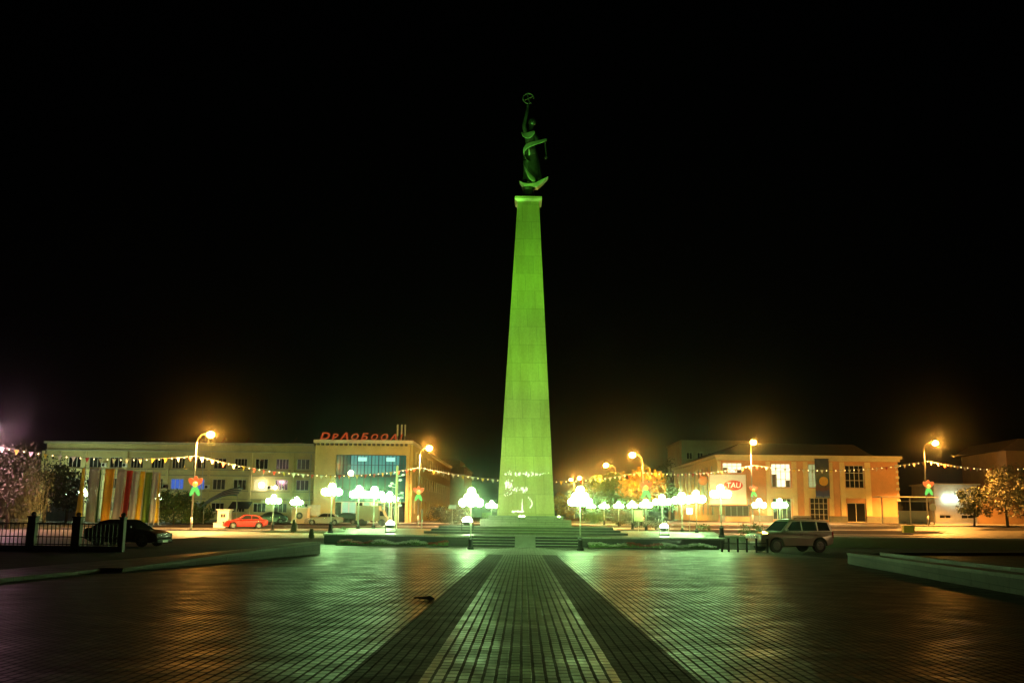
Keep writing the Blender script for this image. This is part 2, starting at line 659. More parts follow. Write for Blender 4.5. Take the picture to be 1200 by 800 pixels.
# ------------------------------------------------------------------ terrace of the monument
TZ = 0.045
YF = 62.0
t = thing('monument_terrace', 'raised dark granite terrace with central steps under the monument', 'terrace', (0, YF, -0.6))
xl, xr_ = X(381, YF), X(848, YF)
sx0, sx1 = X(551, YF), X(678, YF)
out = [(xl, 0), (sx0, 0), (sx0, 0.9), (sx1, 0.9), (sx1, 0), (xr_, 0), (xr_ + 4.2, 26), (xl - 4.2, 26)]
wm = MB()
wm.prism(out, -0.6, TZ + 0.6 - 0.1, 'XY')
wm2 = MB()
wm2.v = [Vector(p) for p in wm.v]
wm2.f = wm.f
gran = blocks('granite_cladding', (0.022, 0.022, 0.021), (0.015, 0.015, 0.015), (0.006, 0.006, 0.006), 1.0, 0.32, 0.6)
ob('retaining_wall', wm2, gran, t)
top_pv = paver('terrace_slabs', (0.3, 0.3, 0.26), (0.22, 0.22, 0.195), (0.08, 0.08, 0.07), 0.6, 0.6, 0, (0.35, 0.6), clump=0.25)
tm = MB()
tm.prism([(x * 1.003 + (0.03 if x > 0 else -0.03), y - 0.04 if y < 0.5 else y) for x, y in out], TZ + 0.6 - 0.098, TZ + 0.6, 'XY')
ob('terrace_slab', tm, top_pv, t)
rampw0, rampw1 = X(603.5, 61), X(628, 61)
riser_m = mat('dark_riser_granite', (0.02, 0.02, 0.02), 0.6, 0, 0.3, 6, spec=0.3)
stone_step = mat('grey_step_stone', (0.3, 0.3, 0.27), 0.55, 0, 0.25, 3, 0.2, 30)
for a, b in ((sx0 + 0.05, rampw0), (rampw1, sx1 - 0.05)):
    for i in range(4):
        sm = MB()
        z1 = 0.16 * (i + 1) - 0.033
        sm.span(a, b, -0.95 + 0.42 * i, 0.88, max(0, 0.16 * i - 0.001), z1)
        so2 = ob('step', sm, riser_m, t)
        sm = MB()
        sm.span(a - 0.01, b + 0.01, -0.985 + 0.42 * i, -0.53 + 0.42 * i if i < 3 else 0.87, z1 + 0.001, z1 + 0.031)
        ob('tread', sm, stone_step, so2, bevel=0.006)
rm = MB()
rm.prism([(-1.35, 0.0), (0.88, 0.0), (0.88, 0.641), (0.5, 0.641)], rampw0 + 0.01, rampw1 - 0.01, 'YZ')
ob('ramp', rm, mat('pale_ramp_stone', (0.32, 0.32, 0.28), 0.55, 0, 0.15, 2), t)

# ------------------------------------------------------------------ obelisk monument
OC = 73.0
ox = X(616.2, 71)
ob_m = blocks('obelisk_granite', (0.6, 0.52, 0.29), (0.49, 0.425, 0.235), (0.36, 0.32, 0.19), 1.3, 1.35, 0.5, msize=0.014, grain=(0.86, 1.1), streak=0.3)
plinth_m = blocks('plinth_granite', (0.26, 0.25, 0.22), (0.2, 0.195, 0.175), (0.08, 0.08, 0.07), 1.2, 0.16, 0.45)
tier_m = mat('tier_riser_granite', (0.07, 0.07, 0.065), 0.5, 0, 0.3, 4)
t = thing('obelisk', 'tall tapering stone obelisk floodlit green on stepped plinth', 'monument', (ox, OC, TZ))
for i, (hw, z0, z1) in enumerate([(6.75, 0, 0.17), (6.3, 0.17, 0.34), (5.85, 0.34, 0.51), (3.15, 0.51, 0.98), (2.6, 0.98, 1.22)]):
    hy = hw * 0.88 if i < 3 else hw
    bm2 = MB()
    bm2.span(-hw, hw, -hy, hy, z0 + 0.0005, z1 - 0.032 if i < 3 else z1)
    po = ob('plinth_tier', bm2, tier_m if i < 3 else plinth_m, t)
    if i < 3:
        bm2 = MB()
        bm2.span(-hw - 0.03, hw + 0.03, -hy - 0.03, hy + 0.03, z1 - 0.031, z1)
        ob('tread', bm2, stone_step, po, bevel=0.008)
ztop = A(621, 233, 71.5).z - TZ
hb, ht = 2.02, 0.0
ht = (X(634, 72) - X(609, 72)) / 2
# at the top the slant range matters: measure with real rays
ht = (A(634.2, 234, 71.9).x - A(609, 234, 71.9).x) / 2
sh = MB()
nz = 14
vs = []
for i in range(nz + 1):
    f = i / nz
    h = hb + (ht - hb) * f
    z = 1.221 + (ztop - 1.221) * f
    c = 0.05
    for sx, sy in ((-1, -1), (1, -1), (1, 1), (-1, 1)):
        vs.append((sx * h, sy * h, z))
fs = []
for i in range(nz):
    for k in range(4):
        fs.append((i * 4 + k, i * 4 + (k + 1) % 4, i * 4 + 4 + (k + 1) % 4, i * 4 + 4 + k))
fs += [(3, 2, 1, 0), (nz * 4, nz * 4 + 1, nz * 4 + 2, nz * 4 + 3)]
sh.add(vs, fs)
ob('shaft', sh, ob_m, t)
cp = MB()
cp.lathe([(ht * 1.42, 0), (ht * 1.78, 0.18), (ht * 1.78, 0.36)], (0, 0, ztop + 0.002), 4)
for i in range(len(cp.v)):
    p = cp.v[i]
    cp.v[i] = Matrix.Rotation(R(45), 3, 'Z') @ p
ob('capital', cp, ob_m, t)
CAPZ = TZ + ztop + 0.362
# inscription relief low on the front; glow imitates lamp reflections in polished pieces
glint = glow('inscription_white_glint', (0.85, 1.0, 0.7), 1.6)


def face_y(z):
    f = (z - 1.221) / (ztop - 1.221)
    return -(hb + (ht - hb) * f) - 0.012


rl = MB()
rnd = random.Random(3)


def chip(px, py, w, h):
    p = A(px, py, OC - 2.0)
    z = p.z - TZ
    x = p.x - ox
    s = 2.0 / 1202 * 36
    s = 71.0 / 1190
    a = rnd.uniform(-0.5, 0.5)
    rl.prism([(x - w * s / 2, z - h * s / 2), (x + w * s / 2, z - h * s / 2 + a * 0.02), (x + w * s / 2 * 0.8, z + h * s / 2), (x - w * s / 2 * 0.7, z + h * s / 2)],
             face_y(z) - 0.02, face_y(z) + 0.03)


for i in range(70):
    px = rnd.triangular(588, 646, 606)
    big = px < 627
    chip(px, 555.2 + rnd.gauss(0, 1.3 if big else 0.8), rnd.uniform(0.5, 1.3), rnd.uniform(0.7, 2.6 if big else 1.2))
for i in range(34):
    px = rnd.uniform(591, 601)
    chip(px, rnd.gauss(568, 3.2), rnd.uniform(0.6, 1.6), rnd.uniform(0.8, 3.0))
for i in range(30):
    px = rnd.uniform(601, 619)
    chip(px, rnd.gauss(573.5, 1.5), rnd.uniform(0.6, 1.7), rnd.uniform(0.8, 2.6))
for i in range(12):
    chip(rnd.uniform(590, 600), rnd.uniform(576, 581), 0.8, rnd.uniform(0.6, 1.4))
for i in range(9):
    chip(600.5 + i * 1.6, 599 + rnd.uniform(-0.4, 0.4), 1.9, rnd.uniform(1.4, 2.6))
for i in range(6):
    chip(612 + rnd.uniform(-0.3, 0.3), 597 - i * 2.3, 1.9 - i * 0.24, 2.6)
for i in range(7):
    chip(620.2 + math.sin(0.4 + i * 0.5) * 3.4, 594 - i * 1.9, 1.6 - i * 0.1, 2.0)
tag(ob('inscription_glints', rl, glint, t), kind='stuff')

# ------------------------------------------------------------------ statue on the obelisk
ST = thing('statue', 'bronze robed figure lifting a ring emblem on top of obelisk', 'statue', (ox, OC, CAPZ + 0.001))


def sp(px, py, dy=0.0):
    p = A(px, py, OC + dy)
    return Vector((p.x - ox, dy, p.z - CAPZ))


# pedestal block and curved boat-shaped base
bb = MB()
bb.lathe([(0.75, 0), (0.5, 0.25), (0.42, 0.75), (0.55, 0.95)], (0, 0, 0), 12)
ob('pedestal_block', bb, bronze, ST)
cr = MB()
pts = [(608.5, 213.5), (613, 216), (619, 217), (627, 216), (633, 213), (642.5, 208.5), (636, 215.5), (630, 221), (624, 221), (619, 219.5), (614, 220)]
o2 = [(sp(a, b).x, sp(a, b).z) for a, b in pts]
cr.prism(o2, -0.4, 0.4, 'XZ')
ob('boat_base', cr, bronze_pale, ST, bevel=0.03)


def skin(name, verts, edges, radii, material, parent, root=0, sub=2):
    me = bpy.data.meshes.new(name)
    me.from_pydata([tuple(p) for p in verts], edges, [])
    me.materials.append(material)
    o = bpy.data.objects.new(name, me)
    C.objects.link(o)
    o.parent = parent
    sk = o.modifiers.new('skin', 'SKIN')
    lay = me.skin_vertices[0] if me.skin_vertices else None
    if lay is None:
        bm3 = bmesh.new()
        bm3.from_mesh(me)
        bm3.verts.layers.skin.verify()
        bm3.to_mesh(me)
        bm3.free()
        lay = me.skin_vertices[0]
    for i, r in enumerate(radii):
        rr = r if isinstance(r, tuple) else (r, r)
        lay.data[i].radius = rr
        lay.data[i].use_root = (i == root)
    sk.use_smooth_shade = True
    s2 = o.modifiers.new('sub', 'SUBSURF')
    s2.levels = sub
    s2.render_levels = sub
    return o


# one continuous body: 0 pelvis, 1 waist, 2 chest, 3 neck, 4 head ... raised arm, outstretched arm, legs
PV = [sp(622, 183), sp(622.5, 173), sp(621.5, 161), sp(622.5, 150), sp(623.5, 145.5), sp(624, 141),
      sp(617.5, 158), sp(614, 148, -0.1), sp(618.5, 127, -0.1), sp(618.8, 122.5, -0.1),
      sp(626.5, 159), sp(632, 166, -0.3), sp(639, 164, -0.6), sp(641, 163.2, -0.65),
      sp(620, 184, -0.1), sp(617, 197, -0.3), sp(621, 212, -0.1), sp(618.5, 214, -0.45),
      sp(625, 184), sp(626, 198, 0.1), sp(626, 213, 0.15), sp(625, 214, -0.3)]
PE = [(0, 1), (1, 2), (2, 3), (3, 4), (4, 5), (2, 6), (6, 7), (7, 8), (8, 9), (2, 10), (10, 11), (11, 12), (12, 13),
      (0, 14), (14, 15), (15, 16), (16, 17), (0, 18), (18, 19), (19, 20), (20, 21)]
PR = [0.5, 0.38, 0.5, 0.16, 0.26, 0.2, 0.26, 0.17, 0.11, 0.13, 0.26, 0.2, 0.13, 0.14, 0.36, 0.28, 0.17, 0.13, 0.36, 0.28, 0.18, 0.13]
skin('body', PV, PE, PR, bronze, ST)
# robe skirt with folds
rb = MB()
n = 40
prof = [(172, 0.33), (183, 0.5), (193, 0.6), (203, 0.66), (211, 0.72)]
vs, fs = [], []
for j, (py, r) in enumerate(prof):
    c = sp(622.5 + j * 0.4, py)
    for k in range(n):
        a = 2 * math.pi * k / n
        rr = r * (1 + 0.10 * (j / 4) * math.sin(7 * a + j) + 0.05 * (j / 4) * math.sin(13 * a))
        vs.append((c.x + rr * math.cos(a), rr * 0.7 * math.sin(a), c.z))
for j in range(len(prof) - 1):
    for k in range(n):
        fs.append((j * n + k, j * n + (k + 1) % n, (j + 1) * n + (k + 1) % n, (j + 1) * n + k))
rb.add(vs, fs)
ob('robe', rb, bronze, ST, smooth=True)


def ribbon(name, pts, wid, th=0.06):
    """swept flat band of drapery: pts (px,py,dy), wid list of px widths (vertical)"""
    m = MB()
    vs = []
    for (a, b, dy), w in zip(pts, wid):
        p0, p1 = sp(a, b - w / 2, dy), sp(a + w * 0.25, b + w / 2, dy - 0.25)
        vs += [p0, p1, p1 + Vector((0, th, 0)), p0 + Vector((0, th, 0))]
    fs = []
    for i in range(len(pts) - 1):
        for k in range(4):
            fs.append((i * 4 + k, i * 4 + (k + 1) % 4, i * 4 + 4 + (k + 1) % 4, i * 4 + 4 + k))
    e = (len(pts) - 1) * 4
    fs += [(3, 2, 1, 0), (e, e + 1, e + 2, e + 3)]
    m.add(vs, fs)
    o = ob(name, m, bronze_pale, ST, smooth=False)
    s = o.modifiers.new('sub', 'SUBSURF')
    s.levels = s.render_levels = 2
    return o


ribbon('scarf', [(641, 163, -1.0), (633, 166, -1.0), (624, 168, -0.95), (616, 171, -0.9), (612.5, 177, -0.9), (613.5, 183, -0.9), (617, 187, -0.9)], [4, 3.5, 5, 6, 5, 4.5, 3])
ribbon('skirt_fold', [(613.5, 193, -0.9), (614, 198, -0.95), (617, 204, -1.05), (622, 209, -1.1), (627, 210.5, -1.05)], [3, 10, 11, 9, 5])
ribbon('collar', [(610, 156, -0.8), (613.5, 159, -0.8), (618, 159, -0.75), (622, 157, -0.7), (627, 154, -0.7)], [5, 6, 8, 7, 3])
ribbon('sash', [(618, 171, -0.95), (620, 176, -1.0), (619, 182, -0.95)], [3, 9, 3])
hd = MB()
hd.ball((0, 0, 0), 0.3, 14, 1.2)
hd.ball((0, -0.29, -0.03), 0.05, 8, 1.5)
hd.ball((0.1, -0.25, 0.06), 0.035, 6)
hd.ball((-0.1, -0.25, 0.06), 0.035, 6)
hd.box((0, -0.26, -0.16), (0.12, 0.05, 0.03))
hp = sp(623.8, 143.2)
ob('head', hd, bronze, ST, smooth=True, loc=hp)
em = MB()
ec = sp(619.3, 115.5, -0.1)
er = (sp(625.5, 115).x - sp(613, 115).x) / 2
ringp = [(ec.x + er * math.cos(2 * math.pi * k / 24), ec.y, ec.z + er * math.sin(2 * math.pi * k / 24)) for k in range(25)]
em.tube(ringp[:21], 0.05, 8)
for k in (0.6, 2.3):
    a = math.pi * k / 4
    em.tube([(ec.x - er * math.cos(a), ec.y, ec.z - er * math.sin(a)), (ec.x + er * math.cos(a), ec.y, ec.z + er * math.sin(a))], 0.04, 6)
ob('ring_emblem', em, bronze, ST)
st = MB()
st.tube([sp(638.5, 166, -0.75), sp(640.5, 184, -0.75)], 0.05, 6)
st.tube([sp(640.5, 184, -0.75), sp(639, 186, -0.75)], 0.12, 6)
ob('hanging_cord', st, bronze, ST)

# ------------------------------------------------------------------ park lamps (globe clusters)
PLH = 2.85


def make_lamp(gm, seg, tall=False):
    t = thing('globe_lamp', 'x', 'park lamp', group='globe lamps around the square')
    b = MB()
    b.lathe([(0.2, 0), (0.2, 0.12), (0.15, 0.16), (0.13, 0.55), (0.16, 0.6), (0.09, 0.68), (0.06, 0.75)], n=12)
    ob('pedestal', b, iron, t, smooth=False)
    p = MB()
    p.lathe([(0.045, 0.74), (0.045, 1.4), (0.06, 1.42), (0.06, 1.46), (0.04, 1.48), (0.035, 2.62), (0.06, 2.66), (0.03, 2.95)], n=10)
    ob('post', p, lamp_post_m, t, smooth=False)
    a = MB()
    cs = [(0, 0, 3.12)] if not tall else [(0, 0, 3.42)] + [(0.27 * math.cos(R(45 + 90 * k)), 0.27 * math.sin(R(45 + 90 * k)), 3.06) for k in range(4)]
    if tall:
        a.tube([(0, 0, 2.5), (0, 0, 3.2)], 0.025, 6)
    for k in range(4):
        an = R(45 + 90 * k - 45)
        cx, cy = 0.5 * math.cos(an), 0.5 * math.sin(an)
        cs.append((cx, cy, 2.76))
        a.tube([(0, 0, 2.55), (cx * .5, cy * .5, 2.47), (cx, cy, 2.52), (cx, cy, 2.58)], 0.018, 6)
    ob('bracket', a, iron, t)
    for c in cs:
        g = MB()
        g.ball((0, 0, 0), 0.235, seg)
        ob('globe', g, gm, t, smooth=True, loc=c)
    return t


lamp_post_m = mat('pale_lamp_post', (0.34, 0.33, 0.27), 0.5, 0.1, 0.15, 6)
lampT = make_lamp(globe_m, 16, True)
lampA = make_lamp(globe_m, 16)
lampD = make_lamp(glow('frosted_globe_lit_dim', (0.7, 1.0, 0.6), 45), 12)
LAMPS = [
    (552, 587, 55.5, 'globe lamp on the paving beside left end of the steps'),
    (680, 586, 55.5, 'globe lamp on the paving beside right end of the steps'),
    (388, 574.5, 64.5, 'globe lamp on the left front corner of the terrace'),
    (845, 577, 64.5, 'globe lamp on the right front corner of the terrace'),
    (420, 577.5, 84, 'globe lamp before the glass front, leftmost of three close together'),
    (438, 578, 86, 'globe lamp before the glass front, middle of three close together'),
    (456, 583, 95, 'globe lamp before the glass front, right of three beside pale column'),
    (320, 585.5, 98, 'globe lamp on the left lawn beside the red car'),
    (347, 587.5, 104, 'globe lamp on the left lawn before the white booth'),
    (576, 591.5, 110, 'globe lamp just left of the obelisk base beyond terrace'),
    (693, 592.5, 132, 'distant globe lamp nearest right of the step lamp'),
    (708, 592.5, 126, 'distant globe lamp before dark bushes, second of the row right of obelisk'),
    (725, 592, 120, 'distant globe lamp before dark bushes, third of the row right of obelisk'),
    (741, 591.5, 114, 'distant globe lamp left of the red and green flower light'),
    (757, 590.5, 106, 'globe lamp right under the red and green flower light by trees'),
    (776, 586.5, 90, 'globe lamp standing right above the right ground floodlight'),
    (799, 584.5, 86, 'globe lamp right of floodlight, left of a close pair before peach building'),
    (816, 583, 82, 'globe lamp right of floodlight, right of a close pair before peach building'),
    (890, 590.5, 95, 'globe lamp behind the bonnet of the silver off-roader'),
    (914, 590.5, 97, 'globe lamp behind the roof of the silver off-roader'),
    (69, 577, 135, 'distant globe lamp over the pale blue hoarding at far left'),
    (96, 577.5, 134, 'distant globe lamp between first two coloured banners'),
    (184, 583, 130, 'distant globe lamp behind last yellow banner'),
]
for i, (px, py, Y, lab) in enumerate(LAMPS):
    x = X(px, Y)
    on_terr = i in (2, 3)
    z = TZ if on_terr else gz(x, Y) + (0.12 if Y > 128.3 else (0.03 if 66 < Y < 93 else 0.004))
    sc = (Zp(px, py, Y) - z) / PLH
    src = lampT if i < 2 else lampD if i >= 20 else lampA
    o = src if i in (0, 2, 20) else copy_tree(src)
    put(o, (x, Y, z), R(17 * i), lab, sc)

# ------------------------------------------------------------------ sodium street lights


def street_light(px, Y, hpx, hpy, label, lens=None, rot=None, arm=None, power=34000, beam=(1.0, 0.38, 0.045), tilt=18):
    x = X(px, Y)
    z0 = gz(x, Y) + (0.12 if Y > 128.3 else 0.0)
    if rot is None:
        dx = A(hpx, hpy, Y).x - x - 0.35 * (1 if hpx > px else -1) * 0
        rz = 0 if dx > 0 else math.pi
        al = abs(dx)
        h = Zp(hpx, hpy, Y) - z0
    else:
        rz = rot
        al = arm
        h = Zp(hpx, hpy, Y - arm) - z0
    t = thing('street_light', label, 'street light', (x, Y, z0), rz, 'sodium street lights along the road')
    p = MB()
    p.tube([(0, 0, 0), (0, 0, 1.2)], [0.13, 0.12], 10)
    p.tube([(0, 0, 1.2), (0, 0, h - 0.9), (0.12, 0, h - 0.35), (0.5, 0, h), (max(al - 0.45, 0.6), 0, h + 0.12)], [0.095, 0.075, 0.06, 0.05, 0.04], 10)
    ob('pole', p, galv, t, smooth=True)
    hh = MB()
    hh.lathe([(0.05, -0.5), (0.14, -0.42), (0.17, 0.1), (0.1, 0.4)], (al, 0, h + 0.14), 10, 'X')
    ob('lamp_head', hh, galv, t, smooth=True)
    l = MB()
    l.ball((al, 0, h), 0.36, 14, 0.8)
    ob('lamp_lens', l, lens or sodium_m, t, smooth=True)
    d = bpy.data.lights.new('street_light_beam', 'SPOT')
    d.energy = power
    d.spot_size = R(154 if tilt > -8 else 138)
    d.spot_blend = 0.35
    d.shadow_soft_size = 0.2
    d.color = beam
    lo = bpy.data.objects.new('street_light_beam', d)
    C.objects.link(lo)
    lo.parent = t
    lo.location = (al, 0, h - 0.36)
    lo.rotation_euler = (Matrix.Rotation(-rz, 3, 'Z') @ Matrix.Rotation(R(tilt), 3, 'X')).to_euler()
    return t, h


SL = [
    street_light(225, 98, 247, 509, 'orange street light with curved arm left of the red car', beam=(1.0, 0.5, 0.13), power=46000, tilt=-2),
    street_light(490, 118, 503, 525, 'orange street light beside the glass fronted building', beam=(1.0, 0.56, 0.2), tilt=4, power=24000),
    street_light(754, 120, 741, 533, 'orange street light rising over the yellow tree right of obelisk'),
    street_light(722, 150, 710, 545, 'smaller orange street light left of the yellow tree'),
    street_light(882, 129, 881, 518, 'orange street light before the peach building near the oval sign', rot=-math.pi / 2, arm=1.6, beam=(1.0, 0.52, 0.18), tilt=-9, power=44000),
    street_light(1087, 129, 1096, 519, 'orange street light by the bus shelter at right', beam=(1.0, 0.39, 0.06), tilt=-9, power=52000),
    street_light(683, 215, 679, 560, 'far orange street light close to obelisk, right of a distant pair'),
    street_light(673, 230, 669, 562, 'far orange street light close to obelisk, left of a distant pair'),
]
pink_m = glow('pinkish_lens_lit', (1.0, 0.45, 0.6), 700)
SL.append(street_light(1600, 47, 1580, 440, 'dim unseen street light off to the right, added to light the off-road car', lens=glow('dim_sodium_lens_lit', SODIUM, 90), power=5000, beam=(1.0, 0.66, 0.32), tilt=26))  # out of view; added to light the side of the off-road car
street_light(-22, 86, -13, 512, 'pinkish street light at the left edge of the square', lens=pink_m, power=4500, beam=(1.0, 0.42, 0.5), tilt=0)

# ------------------------------------------------------------------ flower-shaped lights on the poles
petal_m = glow('red_petal_lit', (1.0, 0.16, 0.03), 1.1)
yel_m = glow('yellow_heart_lit', (1.0, 0.62, 0.08), 1.3)
leaf_m = glow('green_leaf_lit', (0.2, 1.0, 0.15), 0.9)


def flower(px, py, Y, label, sc=1.0):
    p = A(px, py, Y)
    t = thing('flower_light', label, 'pole light', (p.x, p.y, p.z), 0, 'flower shaped lights on the street poles')
    t.scale = (sc, sc, sc)
    for a in (-42, 0, 42):
        m = MB()
        o = []
        for k in range(14):
            q = 2 * math.pi * k / 14
            x, z = 0.26 * math.sin(q), 0.5 + 0.5 * math.cos(q) * 0.95
            o.append((x * math.cos(R(a)) + z * math.sin(R(a)), -x * math.sin(R(a)) + z * math.cos(R(a)) + 0.0))
        m.prism(o, -0.05 - abs(a) * 0.001, 0.05 - abs(a) * 0.001)
        ob('petal', m, petal_m, t, bevel=0.015)
    h = MB()
    h.ball((0, -0.1, 0.15), 0.28, 12, 1.0)
    ob('flower_heart', h, yel_m, t, smooth=True)
    for a in (-25, 25):
        m = MB()
        o = []
        for k in range(12):
            q = 2 * math.pi * k / 12
            x, z = 0.2 * math.sin(q), -0.5 + 0.55 * math.cos(q)
            o.append((x * math.cos(R(a)) + z * math.sin(R(a)), -x * math.sin(R(a)) + z * math.cos(R(a)) - 0.02))
        m.prism(o, -0.09, -0.02)
        ob('leaf', m, leaf_m, t, bevel=0.012)
    return t


flower(229, 569, 97.7, 'red and green flower light on the pole left of the red car')
flower(490.5, 578, 117.7, 'red and green flower light on the pole beside glass front', 0.9)
flower(757, 573, 119.6, 'large red and green flower light before the yellow tree', 1.1)
flower(883, 575, 128.6, 'red and green flower light on the pole right of oval sign', 0.75)
flower(1088, 571, 128.7, 'red and green flower light on the pole by the bus shelter', 1.0)

# ------------------------------------------------------------------ ground floodlights
fl_house = mat('floodlight_housing', (0.05, 0.05, 0.05), 0.5, 0.4, 0.1)


def make_flood():
    t = thing('ground_floodlight', 'x', 'floodlight', group='floodlights around the monument')
    b = MB()
    b.box((0, 0, 0.03), (0.5, 0.35, 0.06))
    b.tube([(-0.24, 0, 0.05), (-0.24, 0, 0.42)], 0.02, 6)
    b.tube([(0.24, 0, 0.05), (0.24, 0, 0.42)], 0.02, 6)
    ob('bracket', b, fl_house, t)
    h = MB()
    h.lathe([(0.12, -0.05), (0.2, 0.0), (0.22, 0.12)], (0, 0, 0.28), 14)
    ob('housing', h, fl_house, t)
    l = MB()
    l.ball((0, 0, 0.42), 0.2, 16, 0.8)
    ob('lens', l, flood_m, t, smooth=True)
    return t


fA = make_flood()
FL = [(458, 607, 67.5, TZ, 1.35, 'glaring ground floodlight on the terrace before the pale column'),
      (778, 613, 68.5, TZ, 1.35, 'glaring yellowish ground floodlight on the right half of the terrace'),
      (553, 606, 67.0, TZ + 0.171, 1.6, 'glaring floodlight behind the lamp at left end of steps')]
for i, (px, py, Y, z, sc, lab) in enumerate(FL):
    o = fA if i == 0 else copy_tree(fA)
    x = X(px, Y)
    if i == 2:
        x = ox - 3.9
        Y = 67.4
    put(o, (x, Y, z + 0.003), 0, lab, sc)
for px, lab, yy in ((609.5, 'small floodlight at the foot of the obelisk, left of a pair', 70.35),
                    (613.5, 'small floodlight at the foot of the obelisk, right of a pair', 70.35),
                    (655, 'small floodlight on the plinth beside right edge of obelisk', 70.2)):
    o = put(copy_tree(fA), (X(px, yy), yy, TZ + 0.982), 0, lab, 0.42)
    for ch in [q for q in S.objects if q.parent == o and q.name.startswith('lens')]:
        ch.data = ch.data.copy()
        ch.data.materials[0] = small_flood_m


def spot(name, loc, target, power, half, col, blend=0.25, rad=0.3):
    l = bpy.data.lights.new(name, 'SPOT')
    l.energy = power
    l.spot_size = R(half * 2)
    l.spot_blend = blend
    l.color = col
    l.shadow_soft_size = rad
    o = bpy.data.objects.new(name, l)
    C.objects.link(o)
    o.location = loc
    d = Vector(target) - Vector(loc)
    o.rotation_euler = d.to_track_quat('-Z', 'Y').to_euler()
    return o


GREEN = (0.31, 1.0, 0.03)
for s in (-1, 1):
    for k, (zt, pw_) in enumerate(((3.0, 11500), (9.0, 13000), (15.0, 15500), (21.0, 17500))):
        spot('green_spotlight', (s * 11.5, 40, 3.2 + 0.25 * k), (ox, 71.2, zt), pw_, 10.6, ((0.36, 1.0, 0.045), (0.31, 1.0, 0.035), (0.24, 1.0, 0.025), (0.2, 1.0, 0.02))[k], 0.95)
    spot('green_spotlight', (ox + s * 5.0, 63.5, 0.4), (ox + s * 0.2, 72.6, 32.2), 150000 if s < 0 else 30000, 4.6, (0.2, 1.0, 0.1), 0.8, 0.1)

spot('green_spotlight', (-11.5, 40, 4.4), (ox, 72.2, 29.6), 60000, 5.4, (0.2, 1.0, 0.1), 0.5, 0.1)

# moonlight-like sun, very weak
sl = bpy.data.lights.new('sun', 'SUN')
sl.energy = 0.001
sl.angle = R(0.5)
sl.color = (1, 0.95, 0.88)
so = bpy.data.objects.new('sun', sl)
C.objects.link(so)
so.rotation_euler = (R(50), 0, R(20))


# ------------------------------------------------------------------ buildings
def facade(name, w, h, holes, material, parent, depth=0.3, loc=(0, 0, 0), rz=0.0):
    """wall sheet in local x/z facing -y, real openings with reveals"""
    us = sorted(set([0, w] + [a for q in holes for a in (q[0], q[1])]))
    vs_ = sorted(set([0, h] + [a for q in holes for a in (q[2], q[3])]))
    m = MB()
    for i in range(len(us) - 1):
        for j in range(len(vs_) - 1):
            cx, cz = (us[i] + us[i + 1]) / 2, (vs_[j] + vs_[j + 1]) / 2
            if any(q[0] < cx < q[1] and q[2] < cz < q[3] for q in holes):
                continue
            m.add([(us[i], 0, vs_[j]), (us[i + 1], 0, vs_[j]), (us[i + 1], 0, vs_[j + 1]), (us[i], 0, vs_[j + 1])], [(0, 1, 2, 3)])
    for a, b, c, d in holes:
        m.add([(a, 0, c), (b, 0, c), (b, 0, d), (a, 0, d), (a, depth, c), (b, depth, c), (b, depth, d), (a, depth, d)],
              [(0, 1, 5, 4), (1, 2, 6, 5), (2, 3, 7, 6), (3, 0, 4, 7)])
    m.add([(0, 0, 0), (w, 0, 0), (w, 0, h), (0, 0, h), (0, depth, 0), (w, depth, 0), (w, depth, h), (0, depth, h)],
          [(1, 2, 6, 5), (3, 0, 4, 7), (2, 3, 7, 6)])
    me = bpy.data.meshes.new(name)
    me.from_pydata([tuple(p) for p in m.v], [], m.f)
    me.materials.append(material)
    o = bpy.data.objects.new(name, me)
    C.objects.link(o)
    o.parent = parent
    o.location = loc
    o.rotation_euler = (0, 0, rz)
    return o


def window(q, parent, glassm, loc=(0, 0, 0), rz=0.0, depth=0.3, nx=3, nz=1, fm=None, name='window'):
    a, b, c, d = q
    g = MB()
    g.span(a, b, depth - 0.1, depth - 0.06, c, d)
    o = ob(name, g, glassm, parent, loc=loc, rz=rz)
    f = MB()
    fw = 0.07
    for i in range(nx + 1):
        x = a + (b - a) * i / nx
        x = min(max(x, a + fw / 2 + .002), b - fw / 2 - .002)
        f.span(x - fw / 2, x + fw / 2, depth - 0.17, depth - 0.104, c + .002, d - .002)
    for j in range(nz + 1):
        z = c + (d - c) * j / nz
        z = min(max(z, c + fw / 2 + .004), d - fw / 2 - .004)
        f.span(a + .004, b - .004, depth - 0.163, depth - 0.108, z - fw / 2, z + fw / 2)
    ob('frame', f, fm or frame_w, o)
    return o


# ---- hotel (three storeys, left)
HY_ = 139.0
x0, x1 = X(48, HY_), X(366, HY_)
hz = gz(-45, 139) + 0.1
hw, hh = x1 - x0, Zp(200, 520.5, HY_) - hz
hotel_m = mat('cream_render', (0.62, 0.52, 0.25), 0.8, 0, 0.16, 0.5, 0.2, 8)
T = thing('long_cream_building', 'long three storey cream building with flat roof at left', 'building', (x0, HY_, hz))
rows = [(Zp(200, 599, HY_) - hz, Zp(200, 588, HY_) - hz), (Zp(200, 573, HY_) - hz, Zp(200, 560.5, HY_) - hz), (Zp(200, 548.5, HY_) - hz, Zp(200, 536, HY_) - hz)]
holes = []
k = 0
while True:
    pxa = 345 - 24.6 * k
    if pxa < 58:
        break
    for r in rows:
        a, b = X(pxa, HY_) - x0, X(pxa + 15.2, HY_) - x0
        holes.append((a, b, r[0], r[1]))
    k += 1
facade('wall', hw, hh, holes, hotel_m, T)
blue_lit = glow('blue_lit_window', (0.08, 0.22, 1.0), 0.55)
cream_lit = glow('cream_lit_window', (1.0, 0.85, 0.4), 0.9)
curt = mat('curtained_glass', (0.03, 0.032, 0.03), 0.15, 0, 0.6, 2.0)
hr = random.Random(5)
